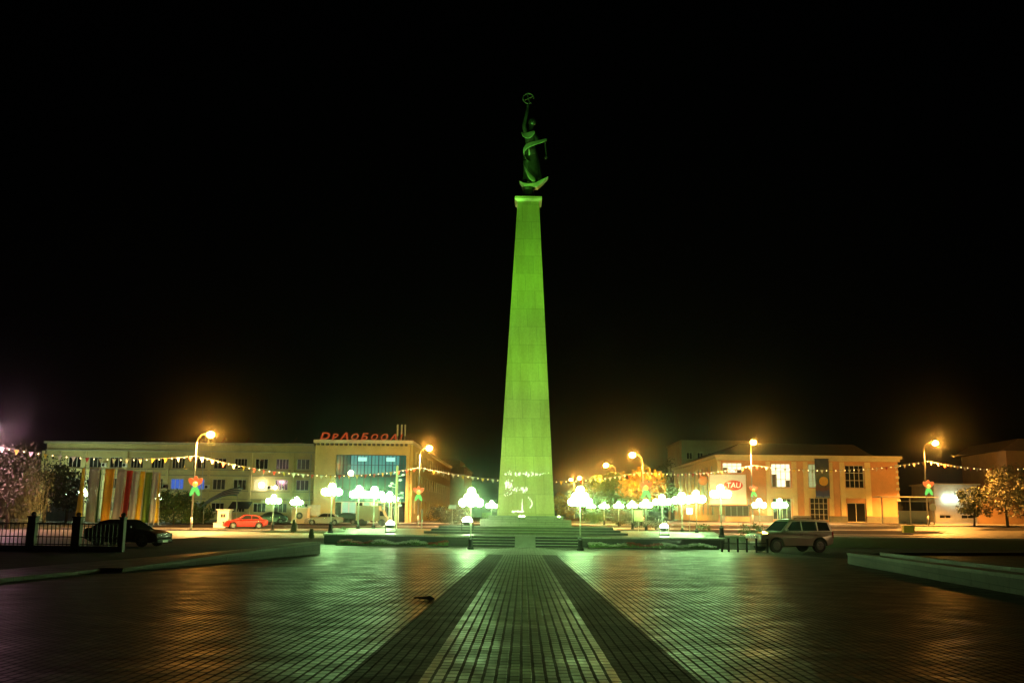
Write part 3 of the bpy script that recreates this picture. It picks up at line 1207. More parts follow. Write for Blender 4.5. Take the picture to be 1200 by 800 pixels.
for i, q in enumerate(holes):
    col, row = i // 3, i % 3
    gm = glass_dark if hr.random() < 0.6 else curt
    if row == 1 and col in (5, 6):
        gm = blue_lit
    if row == 1 and col == 2:
        gm = cream_lit
    window(q, T, gm, nx=hr.choice((3, 4)))
bd = MB()
bd.span(0, hw, 0.31, 14, 0, hh - 0.02)
ob('rear_block', bd, hotel_m, T)
cn = MB()
cn.span(-0.3, hw - 0.06, -0.4, 14.2, hh + 0.002, hh + 0.28)
cn.span(-0.1, hw - 0.06, -0.14, -0.003, hh - 1.0, hh - 0.85)
ob('cornice', cn, mat('cornice_pale', (0.5, 0.46, 0.34), 0.7, 0, 0.15, 1), T)
sp_ = MB()
for r in rows[:2]:
    sp_.span(0, hw - 0.06, -0.08, -0.003, r[1] + 0.42, r[1] + 0.56)
for r in rows[1:]:
    sp_.span(0, hw - 0.06, -0.12, -0.003, r[0] - 0.22, r[0] - 0.1)
ob('string_course', sp_, mat('course_render', (0.36, 0.31, 0.2), 0.8, 0, 0.15, 1), T)
k = 0
for k in range(0, 13, 2):
    pl = MB()
    pxa = 345 - 24.6 * k - 4.6
    pl.span(X(pxa - 1.5, HY_) - x0, X(pxa + 1.5, HY_) - x0, -0.2, -0.004, 0, hh - 1.05)
    ob('pilaster', pl, hotel_m, T)
for i in range(9):
    q = holes[hr.randrange(len(holes))]
    if q[2] < 3:
        continue
    ac = MB()
    ac.span(q[1] + 0.12, q[1] + 0.82, -0.38, -0.02, q[2] + 0.1, q[2] + 0.65)
    aco = ob('air_conditioner', ac, white_p, T, bevel=0.03)
    ac = MB()
    ac.lathe([(0.2, -0.395), (0.2, -0.383)], (q[1] + 0.4, 0, q[2] + 0.37), 14, 'Y')
    for p_ in ac.v:
        p_.y = -0.39 if p_.y < -0.2 else p_.y
    ob('fan_grille', ac, iron, aco)
for px in (66, 235, 362):
    dp = MB()
    dxp = X(px, HY_) - x0
    dp.tube([(dxp, -0.2, 0.1), (dxp, -0.2, hh - 1.2)], 0.06, 8)
    ob('drainpipe', dp, galv, T)
rs = MB()
rk = random.Random(2)
for i in range(5):
    xx = hw - 4 - i * 3.4
    rs.tube([(xx, 3, hh + 0.28), (xx + 0.7, 3, hh + 1.3)], 0.05, 6)
    rs.tube([(xx - 1.5, 3, hh + 0.5), (xx + 1.6, 3, hh + 0.6)], 0.05, 6)
ob('roof_railing', rs, mat('rust_red_metal', (0.25, 0.06, 0.03), 0.6, 0.2, 0.2), T)
for px in (307, 323.5):
    pass
lamp_ball = glow('wall_globe_lit', (1.0, 0.9, 0.5), 22)
for px, py, lab, r in ((306.5, 568, 'round wall lamp glowing by a lit middle floor window', 0.42), (322.5, 571, 'smaller amber wall lamp on the cream building', 0.26),
                       (411, 554, 'round lamp hanging in the glazed entrance front', 0.34)):
    Y = HY_ - 0.6 if px < 400 else 127.2
    p = A(px, py, Y)
    wl = thing('wall_lamp', lab, 'wall lamp', tuple(p))
    m = MB()
    m.ball((0, 0, 0), r, 14)
    ob('globe', m, lamp_ball, wl, smooth=True)
    m = MB()
    m.tube([(0, r * 0.9, 0), (0, 0.6 if px < 400 else 0.8, 0.1)], 0.04, 6)
    ob('bracket', m, iron, wl)

# ---- glass fronted corner building
GY = 128.6
x0, x1 = X(366.3, GY), X(478, GY)
bz = gz(-20, 128) + 0.1
hh = Zp(420, 519.5, GY) - bz
hw = x1 - x0
corner_m = mat('ochre_render', (0.62, 0.52, 0.23), 0.8, 0, 0.14, 0.6, 0.2, 8)
T = thing('glass_fronted_building', 'corner building with big teal glass front and red letters on roof', 'building', (x0, GY, bz))
gx0, gx1 = X(390.5, GY) - x0, hw - 0.4
gz1 = Zp(430, 532.5, GY) - bz
gmid = Zp(430, 557, GY) - bz
hole = [(gx0, gx1, 0.0, gz1)]
facade('wall', hw, hh, hole, corner_m, T, depth=0.9)
rb_ = MB()
rb_.span(0, hw, 2.6, 70, 0, hh - 0.03)
rb_.span(0, gx0, 0.91, 2.6, 0, hh - 0.03)
rb_.span(gx1, hw, 0.91, 2.6, 0, hh - 0.03)
rb_.span(gx0, gx1, 0.91, 2.6, gz1, hh - 0.03)
ob('rear_block', rb_, corner_m, T)
rf = MB()
rf.span(-0.15, hw + 0.5, -0.7, 70.4, hh + 0.003, hh + 0.42)
ob('roof_slab', rf, mat('roof_fascia_white', (0.75, 0.74, 0.62), 0.6, 0, 0.1, 1), T)
dn = MB()
for i in range(20):
    dn.span(i * 0.6 + 0.2, i * 0.6 + 0.5, -0.45, -0.004, hh - 0.28, hh + 0.0)
ob('dentil_row', dn, mat('dentil_dark', (0.1, 0.09, 0.06), 0.7, 0, 0.2), T)
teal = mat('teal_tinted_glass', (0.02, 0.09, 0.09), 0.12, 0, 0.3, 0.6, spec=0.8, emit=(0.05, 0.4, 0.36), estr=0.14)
teal_lit = glow('teal_lit_window', (0.10, 0.62, 0.56), 0.5)
teal_bright = glow('bright_teal_lit_window', (0.45, 1.0, 0.8), 1.1)
low_lit = glow('shop_lit_window', (0.5, 1.0, 0.7), 0.55)
pw = (gx1 - gx0) / 10
for i in range(10):
    a, b = gx0 + pw * i, gx0 + pw * (i + 1)
    up = teal_lit if 2 <= i <= 8 else teal
    if i in (3, 7):
        up = teal_lit
    window((a, b, gmid + 0.1, gz1), T, up, nx=2, nz=2, depth=0.9, fm=mat('dark_teal_mullion', (0.02, 0.05, 0.05), 0.4, 0.3, 0.1), name='upper_glazing')
    window((a, b, 2.6, gmid - 0.1), T, teal, nx=1, nz=2, depth=0.9, fm=MATS['dark_teal_mullion'], name='middle_glazing')
    window((a, b, 0.0, 2.6), T, low_lit if i in (1, 2, 4) else glass_dark, nx=1, nz=1, depth=0.9, fm=frame_w, name='entrance_glazing')
sl_ = MB()
sl_.span(gx0, gx1, 0.35, 0.9, gmid - 0.1, gmid + 0.1)
ob('floor_band', sl_, mat('dark_teal_band', (0.02, 0.045, 0.05), 0.4, 0.2, 0.1), T)
cl = MB()
for px in (421.5, 455):
    cxx = X(px, GY) - x0
    cl.box((cxx, 0.62, gz1 - 0.55), (1.1, 0.16, 0.5))
ob('bright_ceiling_light', cl, teal_bright, T)
# right hand side face: windows along the receding wall
sw = MB()
shol = [(3 + i * 4.2, 4.6 + i * 4.2, z, z + 1.7) for i in range(15) for z in (1.2, 4.6, 7.6)]
facade('side_wall', 68, hh - 0.02, shol, corner_m, T, loc=(hw + 0.31, 1.0, 0), rz=R(90))
for i, q in enumerate(shol):
    window(q, T, glass_dark if i % 5 else cream_lit if i == 25 else curt, loc=(hw + 0.31, 1.0, 0), rz=R(90), nx=2)
for px, hgt in ((466, 1.9), (472, 1.7)):
    pass
an = MB()
ax = X(463, GY + 4) - x0
for dx in (0, 0.55, 1.0):
    an.tube([(ax + dx, 4, hh + 0.4), (ax + dx, 4, hh + 1.4)], 0.04, 6)
    an.box((ax + dx, 4, hh + 2.1), (0.22, 0.16, 1.5))
ob('rooftop_antenna', an, mat('antenna_grey', (0.5, 0.5, 0.45), 0.5, 0, 0.1), T)

# roof letters (slanted illuminated letters, reading as in the photo)
red_letter = glow('red_letter_lit', (1.0, 0.08, 0.015), 0.34)


def text_mesh(body, size, ext, shear=0.0):
    cu = bpy.data.curves.new('lettering', 'FONT')
    cu.body = body
    cu.size = size
    cu.extrude = ext
    cu.shear = shear
    cu.align_x = 'CENTER'
    cu.offset = 0.02 * size if shear > 0.2 else 0
    tmp = bpy.data.objects.new('lettering', cu)
    C.objects.link(tmp)
    dg = bpy.context.evaluated_depsgraph_get()
    me = bpy.data.meshes.new_from_object(tmp.evaluated_get(dg))
    C.objects.unlink(tmp)
    bpy.data.objects.remove(tmp)
    return me


def letters(body, size, ext, material, parent, loc, shear=0.0, name='letter'):
    me = text_mesh(body, size, ext, shear)
    me.materials.clear()
    me.materials.append(material)
    o = bpy.data.objects.new(name, me)
    C.objects.link(o)
    o.parent = parent
    o.location = loc
    o.rotation_euler = (R(90), 0, 0)
    return o


sg = thing('roof_sign', 'row of slanted red glowing letters along the flat roof edge', 'sign', (x0, GY, bz + hh + 0.425))
for i, (ch, sc) in enumerate(zip('DРАОБООА!', (1.1, .85, 1.05, .9, 1.0, .85, .9, .9, 0.95))):
    px = 376.5 + i * 11.7 if i < 8 else 466.5
    letters(ch, 1.15 * sc, 0.09, red_letter, sg, (X(px, GY) - x0, -0.1, 0.08), 0.25).scale = (1.3, 1, 1)
rl2 = MB()
rl2.span(0.2, hw - 0.3, 0.05, 0.11, 0.02, 0.07)
for i in range(12):
    rl2.span(0.4 + i * 0.98, 0.46 + i * 0.98, 0.05, 0.11, 0.0, 0.9)
ob('support_frame', rl2, iron, sg)

# ---- buildings further back on the left, closing the street
T = thing('street_building', 'pale building further down the street behind the glass front', 'building', (X(548, 215) - 22, 200, 0.3))
f2 = mat('street_building_render', (0.4, 0.36, 0.24), 0.8, 0, 0.2, 0.5)
hb2 = 10.2
hol = [(2 + i * 3, 3.5 + i * 3, z, z + 1.6) for i in range(6) for z in (1, 4.2, 7.2)]
facade('wall', 22, hb2, hol, f2, T)
for q in hol:
    window(q, T, glass_dark, nx=2)
m = MB()
m.span(0, 21.97, 0.31, 30, 0, hb2 - 0.02)
m.span(12, 21, 3, 20, hb2 + 0.0, hb2 + 1.6)
ob('rear_block', m, f2, T)
m = MB()
m.span(-0.3, 22.3, -0.3, 30.2, hb2 + 0.003, hb2 + 0.25)
ob('roof_slab', m, f2, T)

# ---- peach building, right
RY = 138.0
x0, x1 = X(842, RY), X(1055, RY)
bz = gz(39, 138) + 0.1
hw = x1 - x0
hh = Zp(950, 537, RY) - bz
peach = mat('peach_render', (0.66, 0.36, 0.18), 0.8, 0, 0.14, 0.45, 0.2, 8)
creamp = mat('cream_panel_render', (0.75, 0.62, 0.34), 0.8, 0, 0.1, 0.6)
T = thing('peach_building', 'two storey peach building with cream window bays at right', 'building', (x0, RY, bz))


def zz(py, px=950):
    return Zp(px, py, RY) - bz


def xx_(px):
    return X(px, RY) - x0


WB = [(848, 871, 543, 555, 'lit'), (905.5, 928, 543.5, 571, 'lit'), (949, 971, 543.5, 571, 'half'), (992.5, 1014.5, 544.5, 571, 'dark'),
      (850, 878, 585, 606, 'shop'), (906, 928, 584, 609, 'low'), (950, 971, 583, 609, 'grid'), (993, 1014.5, 588.5, 611, 'door')]
holes = [(xx_(a), xx_(b), max(0.02, zz(d)), zz(c)) for a, b, c, d, k in WB]
facade('wall', hw, hh, holes, peach, T)
w_lit = glow('white_lit_window', (1.0, 0.95, 0.62), 1.6)
half_lit = glow('half_lit_window', (0.8, 0.85, 0.35), 0.5)
shop_lit = glow('dim_shop_window', (0.6, 0.45, 0.12), 0.16)
gl = {'lit': w_lit, 'half': half_lit, 'dark': glass_dark, 'shop': shop_lit, 'low': curt, 'grid': curt, 'door': glass_dark}
for q, wb in zip(holes, WB):
    nm = 'entrance_door' if wb[4] == 'door' else 'window'
    window(q, T, gl[wb[4]], nx=4 if wb[4] != 'door' else 2, nz={'lit': 3, 'dark': 3, 'half': 3, 'grid': 4}.get(wb[4], 1), name=nm)
# things seen inside the lit window: hung curtains
for q, wb in zip(holes, WB):
    if wb[4] == 'lit':
        cm = MB()
        cm.span(q[0] + 0.1, q[0] + 0.75, 0.135, 0.175, q[2] + 0.05, q[2] + (q[3] - q[2]) * 0.55)
        cm.span(q[1] - 0.7, q[1] - 0.1, 0.135, 0.175, q[2] + 0.05, q[2] + (q[3] - q[2]) * 0.3)
        ob('curtain', cm, mat('olive_curtain', (0.12, 0.1, 0.04), 0.9, 0, 0.3, 4), T)
for a, b in ((899, 904), (929.5, 935), (943, 948.3), (972.2, 977.5), (986, 991.5), (1015.5, 1022), (841.9, 846)):
    by = MB()
    by.span(max(0.0, xx_(a)), xx_(b), -0.16, -0.004, 0.9, zz(541))
    ob('cream_pilaster', by, creamp, T)
for a, b in ((904, 929.5), (948.3, 972.2), (991.5, 1015.5)):
    by = MB()
    by.span(xx_(a) + .005, xx_(b) - .005, -0.1, -0.004, zz(583), zz(572))
    ob('cream_panel', by, creamp, T)
cn = MB()
cn.span(-0.4, hw + 0.5, -0.5, 40, hh + 0.003, hh + 0.4)
cn.span(-0.2, hw + 0.25, -0.28, -0.004, hh - 0.35, hh)
ob('cornice', cn, mat('cornice_cream', (0.6, 0.55, 0.35), 0.7, 0, 0.12, 1), T)
for a, b in ((843, 849.5), (878.5, 905.5), (928.5, 949.5), (971.5, 992.5), (1015, 1055.8)):
    pm = MB()
    pm.span(max(xx_(a), 0), xx_(b), -0.22, -0.005, 0.0, 0.85)
    ob('base_course', pm, mat('grey_green_plinth', (0.16, 0.17, 0.14), 0.8, 0, 0.2, 2), T)
rb_ = MB()
rb_.span(0.31, hw - 0.01, 0.31, 39.8, 0, hh - 0.02)
ob('rear_block', rb_, peach, T)
sd = [(2 + i * 3.6, 3.6 + i * 3.6, 0.8, zz(545)) for i in range(10)]
facade('side_wall', 39.5, hh - 0.015, sd, creamp, T, loc=(0.0, 39.8, 0), rz=R(-90))
for q in sd:
    window(q, T, curt, loc=(0.0, 39.8, 0), rz=R(-90), nx=2, nz=4)
rp = MB()
rp.prism([(0.5, hh + 0.41), (hw - 0.5, hh + 0.41), (hw - 4, hh + 2.4), (4.5, hh + 2.4)], 6, 36, 'XZ')
ob('roof', rp, mat('dark_roof_sheet', (0.012, 0.011, 0.01), 0.6, 0.2, 0.2), T)
br_ = MB()
for i in range(11):
    zq = 0.5 + i * 0.78
    br_.box((hw - 0.15, -0.06, zq + 0.2), (0.5 if i % 2 else 0.34, 0.1, 0.34))
ob('quoin_stones', br_, mat('quoin_pale', (0.7, 0.66, 0.52), 0.7, 0, 0.1), T)

# billboard with red oval on the corner
BP = A(853, 573, RY - 1.6)
bs = thing('billboard', 'pale square billboard with red oval reading TAU on peach building', 'billboard', tuple(BP))
bw_, bh_ = (X(874, RY) - X(832, RY)) / 2, (Zp(853, 555.5, RY) - Zp(853, 589.5, RY)) / 2
m = MB()
m.span(-bw_, bw_, 0, 0.25, -bh_, bh_)
ob('panel', m, mat('billboard_pale', (0.6, 0.6, 0.5), 0.5, 0, 0.06, 2, emit=(0.9, 0.95, 0.6), estr=0.22), bs)
m = MB()
for a, b, c, d in ((-bw_, bw_, bh_, bh_ + 0.14), (-bw_, bw_, -bh_ - 0.14, -bh_), (bw_, bw_ + 0.16, -bh_ - 0.14, bh_ + 0.14), (-bw_ - 0.16, -bw_, -bh_ - 0.14, bh_ + 0.14)):
    m.span(a, b, -0.05, 0.27, c, d)
for px in (-bw_ * 0.6, bw_ * 0.6):
    m.span(px - 0.06, px + 0.06, 0.27, 1.55, -0.06, 0.06)
ob('border_frame', m, mat('billboard_frame', (0.5, 0.36, 0.16), 0.5, 0.2, 0.1), bs)
m = MB()
m.prism([(0.75 + 1.28 * math.cos(2 * math.pi * k / 32), 0.55 + 0.68 * math.sin(2 * math.pi * k / 32)) for k in range(32)], -0.03, -0.003)
ov = ob('red_oval', m, mat('oval_red', (0.55, 0.05, 0.02), 0.5, 0, 0.1, 3, emit=(1.0, 0.12, 0.02), estr=0.25), bs)
letters('TAU', 1.0, 0.02, mat('sign_letter_white', (0.85, 0.82, 0.7), 0.5, 0, 0, emit=(1, 0.95, 0.75), estr=0.55), ov, (0.75, -0.052, 0.22), 0.12, 'lettering')

# entrance canopy under billboard
m = MB()
m.span(-3.2, 3.4, 0, 1.5, 0, 0.3)
p = A(863, 593, RY - 1.6)
cpy = ob('entrance_canopy', m, mat('dark_canopy', (0.06, 0.05, 0.035), 0.6, 0, 0.2), loc=tuple(p))
tag(cpy, 'dark flat canopy over the shop below the oval billboard', 'canopy')
# orange figure sign left of the billboard
p = A(825.5, 562, RY - 0.8)
hs = thing('hanging_sign', 'orange twin disc sign on the wall left of the billboard', 'sign', tuple(p))
m = MB()
m.lathe([(0.62, -0.06), (0.62, 0.06)], (-0.2, 0, -0.1), 20, 'Y')
ob('disc', m, mat('orange_sign', (0.7, 0.25, 0.05), 0.5, 0, 0.2, 2), hs)
m = MB()
m.lathe([(0.45, -0.05), (0.45, 0.05)], (0.85, 0.16, 0.1), 18, 'Y')
ob('disc', m, mat('brown_sign', (0.35, 0.16, 0.05), 0.5, 0, 0.2, 2), hs)
m = MB()
m.tube([(-0.2, 0.06, -0.1), (-0.2, 0.8, -0.1)], 0.04, 6)
ob('bracket', m, iron, hs)
m = MB()
m.tube([(0.85, 0.2, 0.1), (0.85, 0.8, 0.1)], 0.04, 6)
ob('bracket', m, iron, hs)

# tall poster banner on the facade
p = A(963.5, 560, RY - 0.35)
pb = thing('poster_banner', 'tall dark blue poster banner with a golden disc on peach wall', 'banner', tuple(p))
w2 = (X(972, RY) - X(955.5, RY)) / 2
h2 = (zz(537.5) - zz(582.5)) / 2
n1, n2_ = 10, 24
m = MB()
vs = []
for j in range(n2_ + 1):
    for i in range(n1 + 1):
        vs.append((-w2 + 2 * w2 * i / n1, 0.05 * math.sin(j * 0.5 + i * 0.7), -h2 + 2 * h2 * j / n2_))
m.add(vs, [(j * (n1 + 1) + i, j * (n1 + 1) + i + 1, (j + 1) * (n1 + 1) + i + 1, (j + 1) * (n1 + 1) + i) for j in range(n2_) for i in range(n1)])
pm_ = bpy.data.materials.new('poster_print')
pm_.use_nodes = True
tt = pm_.node_tree
tcn = tt.nodes.new('ShaderNodeTexCoord')
spx = tt.nodes.new('ShaderNodeSeparateXYZ')
tt.links.new(tcn.outputs['Generated'], spx.inputs[0])
rmp = tt.nodes.new('ShaderNodeValToRGB')
els = rmp.color_ramp.elements
els[0].position, els[0].color = 0.0, (0.35, 0.42, 0.4, 1)
els[1].position, els[1].color = 1.0, (0.03, 0.05, 0.09, 1)
for pos, c in ((0.06, (0.25, 0.35, 0.4, 1)), (0.1, (0.03, 0.06, 0.25, 1)), (0.22, (0.04, 0.06, 0.2, 1)), (0.27, (0.12, 0.04, 0.02, 1)), (0.5, (0.04, 0.09, 0.09, 1)), (0.75, (0.14, 0.16, 0.12, 1)), (0.85, (0.03, 0.05, 0.08, 1))):
    e = els.new(pos)
    e.color = c
nz_ = tt.nodes.new('ShaderNodeTexNoise')
nz_.inputs['Scale'].default_value = 3
mixn = tt.nodes.new('ShaderNodeMath')
mixn.operation = 'MULTIPLY_ADD'
mixn.inputs[1].default_value = 0.12
tt.links.new(nz_.outputs[0], mixn.inputs[0])
tt.links.new(spx.outputs[2], mixn.inputs[2])
tt.links.new(mixn.outputs[0], rmp.inputs[0])
tt.links.new(rmp.outputs[0], tt.nodes['Principled BSDF'].inputs['Base Color'])
cl_ = ob('cloth', m, pm_, pb)
so_ = cl_.modifiers.new('solid', 'SOLIDIFY')
so_.thickness = 0.02
m = MB()
m.lathe([(0.62, -0.02), (0.62, 0.02)], (0.15, -0.1, -h2 + 2 * h2 * 0.42), 24, 'Y')
ob('golden_disc', m, mat('poster_gold', (0.65, 0.36, 0.04), 0.5, 0, 0.2, 2), pb)
m = MB()
m.span(-w2 - 0.05, w2 + 0.05, -0.05, 0.3, h2, h2 + 0.06)
m.span(-w2 - 0.05, w2 + 0.05, -0.05, 0.3, -h2 - 0.06, -h2)
ob('rod', m, iron, pb)

# faint taller block behind
Y = 205
T = thing('tall_dim_building', 'dim grey taller block rising behind the peach building', 'building', (X(800, Y), Y, 0.3))
hq = Zp(840, 517.5, Y) - 0.3
wq = X(878, Y) - X(800, Y)
dim = mat('grey_green_render', (0.30, 0.31, 0.24), 0.85, 0, 0.15, 0.4)
hol = [(1 + i * 2.2, 2.2 + i * 2.2, hq - 3.6 - j * 3.2, hq - 2.2 - j * 3.2) for i in range(6) for j in range(4)]
facade('wall', wq, hq, hol, dim, T)
for q in hol:
    window(q, T, glass_dark, nx=2)
m = MB()
m.span(0, wq - .01, 0.31, 20, 0, hq - .02)
ob('rear_block', m, dim, T)
m = MB()
m.span(-.2, wq + .2, -.3, 20.2, hq + .003, hq + .3)
ob('roof_slab', m, dim, T)

# ---- far right orange lit house and wall
Y = 137
T = thing('corner_house', 'orange lit plain house at the right edge with overhanging eave', 'building', (X(1184, Y), Y, gz(58, Y)))
hq = Zp(1190, 528, Y) - gz(58, Y)
m = MB()
m.span(0, 16, 0, 14, 0, hq)
hm = mat('house_render', (0.3, 0.18, 0.09), 0.85, 0, 0.2, 0.6)
ob('wall', m, hm, T)
m = MB()
m.prism([(-0.9, hq + 0.003), (16.5, hq + 0.003), (15, hq + 1.6), (1.5, hq + 1.6)], -0.7, 14.6, 'XZ')
ob('roof', m, mat('house_roof', (0.12, 0.08, 0.06), 0.7, 0, 0.2), T)
m = MB()
m.span(4, 5.4, -0.06, -0.003, 2, 3.6)
ob('window', m, glass_dark, T)
Y = 134
xw0, xw1 = X(1146, Y), X(1184, Y) + 20
m = MB()
zb = gz(57, Y)
m.span(xw0, xw1, Y, Y + 0.35, zb - 0.1, Zp(1170, 581, Y))
m.span(xw0 - 0.05, xw1, Y - 0.06, Y + 0.41, Zp(1170, 581, Y) + 0.002, Zp(1170, 581, Y) + 0.12)
tag(ob('garden_wall', m, hm), 'orange lit rendered garden wall behind the tree at right', 'wall')

# ---- small pale shop with two wall lights
Y = 140
x0, x1 = X(1096, Y), X(1147, Y)
zb = gz(57, Y) + 0.1
hq = Zp(1120, 568, Y) - zb
T = thing('small_pale_shop', 'small pale flat roofed shop under two bright wall lights', 'shop', (x0, Y, zb))
sm_ = mat('shop_grey_render', (0.42, 0.42, 0.36), 0.8, 0, 0.15, 1)
hol = [(0.6, 2.2, 0.5, 1.0), (3.6, 5.4, 0.5, 1.0)]
facade('wall', x1 - x0, hq, hol, sm_, T)
for q in hol:
    window(q, T, glass_dark, nx=2)
m = MB()
m.span(0, x1 - x0 - .01, 0.31, 8, 0, hq - 0.02)
ob('rear_block', m, sm_, T)
m = MB()
m.span(-.3, x1 - x0 + .3, -.4, 8.2, hq + .003, hq + .2)
ob('roof_slab', m, sm_, T)
wl_m = glow('cold_wall_light_lit', (0.8, 1.0, 0.75), 28)
for px, lab in ((1110, 'cold bright wall light on the pale shop, left of two'), (1120.5, 'cold bright wall light on the pale shop, right of two')):
    p = A(px, 583.5, Y - 0.45)
    o = thing('shop_light', lab, 'wall light', tuple(p), 0, 'wall lights on the pale shop')
    m = MB()
    m.ball((0, 0, 0), 0.33, 14)
    ob('globe', m, wl_m, o, smooth=True)
    m = MB()
    m.tube([(0, 0.34, 0), (0, 0.447, 0)], 0.06, 6)
    ob('bracket', m, iron, o)

# ---- bus shelter
Y = 131
x0, x1 = X(1031, Y), X(1097, Y)
zb = gz(52, Y) + 0.12
T = thing('bus_shelter', 'open steel bus shelter with grey lower panels right of peach building', 'bus shelter', (x0, Y, zb))
w3 = x1 - x0
h3 = Zp(1060, 582.5, Y) - zb
m = MB()
m.span(-0.2, w3 + .1, -0.8, 1.9, h3, h3 + 0.12)
ob('roof', m, mat('shelter_roof', (0.4, 0.42, 0.38), 0.5, 0.2, 0.1), T)
for px in (1034, 1067, 1094):
    m = MB()
    xx2 = X(px, Y) - x0
    m.span(xx2 - 0.06, xx2 + 0.06, -0.06, 0.06, 0, h3 - 0.002)
    ob('post', m, galv, T)
m = MB()
m.span(X(1058, Y) - x0, w3 - 0.2, 1.6, 1.66, 0.1, 1.7)
ob('lower_panel', m, mat('shelter_panel', (0.36, 0.42, 0.4), 0.4, 0, 0.1, 1), T)
m = MB()
m.span(X(1058, Y) - x0, w3 - 0.2, 1.6, 1.64, 1.75, 2.9)
ob('glazing', m, glass_dark, T)
m = MB()
m.span(X(1058, Y) - x0, w3 - 0.2, 1.58, 1.68, 2.92, 3.0)
m.span(X(1058, Y) - x0, w3 - 0.2, 1.58, 1.68, 1.7, 1.75)
ob('rail', m, galv, T)
m = MB()
m.box((X(1075, Y) - x0, 1.2, 0.45), (3.2, 0.4, 0.06))
m.box((X(1065, Y) - x0, 1.2, 0.21), (0.08, 0.3, 0.42))
m.box((X(1085, Y) - x0, 1.2, 0.21), (0.08, 0.3, 0.42))
ob('bench', m, galv, T)
p = A(1093, 594, 127)
T = thing('round_stop_sign', 'round pale sign on a thin post beside the bus shelter', 'sign', (p.x, 127, gz(p.x, 127)))
m = MB()
m.tube([(0, 0, 0), (0, 0, p.z - gz(p.x, 127) + 0.45)], 0.035, 8)
ob('post', m, galv, T)
m = MB()
m.lathe([(0.44, -0.02), (0.44, 0.02)], (0, -0.06, p.z - gz(p.x, 127)), 22, 'Y')
ob('disc', m, mat('sign_disc_pale', (0.75, 0.8, 0.65), 0.4, 0, 0.08, 5), T)
p = A(1064, 613, 108)
T = thing('litter_crate', 'squat yellow bin at the road edge before the bus shelter', 'bin', (p.x, 108, gz(p.x, 108) + 0.13))
m = MB()
m.box((0, 0, 0.35), (1.1, 0.6, 0.7), top=1.1)
ob('body', m, mat('bin_yellow', (0.65, 0.42, 0.06), 0.5, 0, 0.15, 3), T, bevel=0.03)
m = MB()
m.box((0, 0, 0.74), (1.26, 0.74, 0.07))
ob('lid', m, mat('bin_lid_yellow', (0.55, 0.36, 0.06), 0.5, 0, 0.15, 3), T, bevel=0.02)


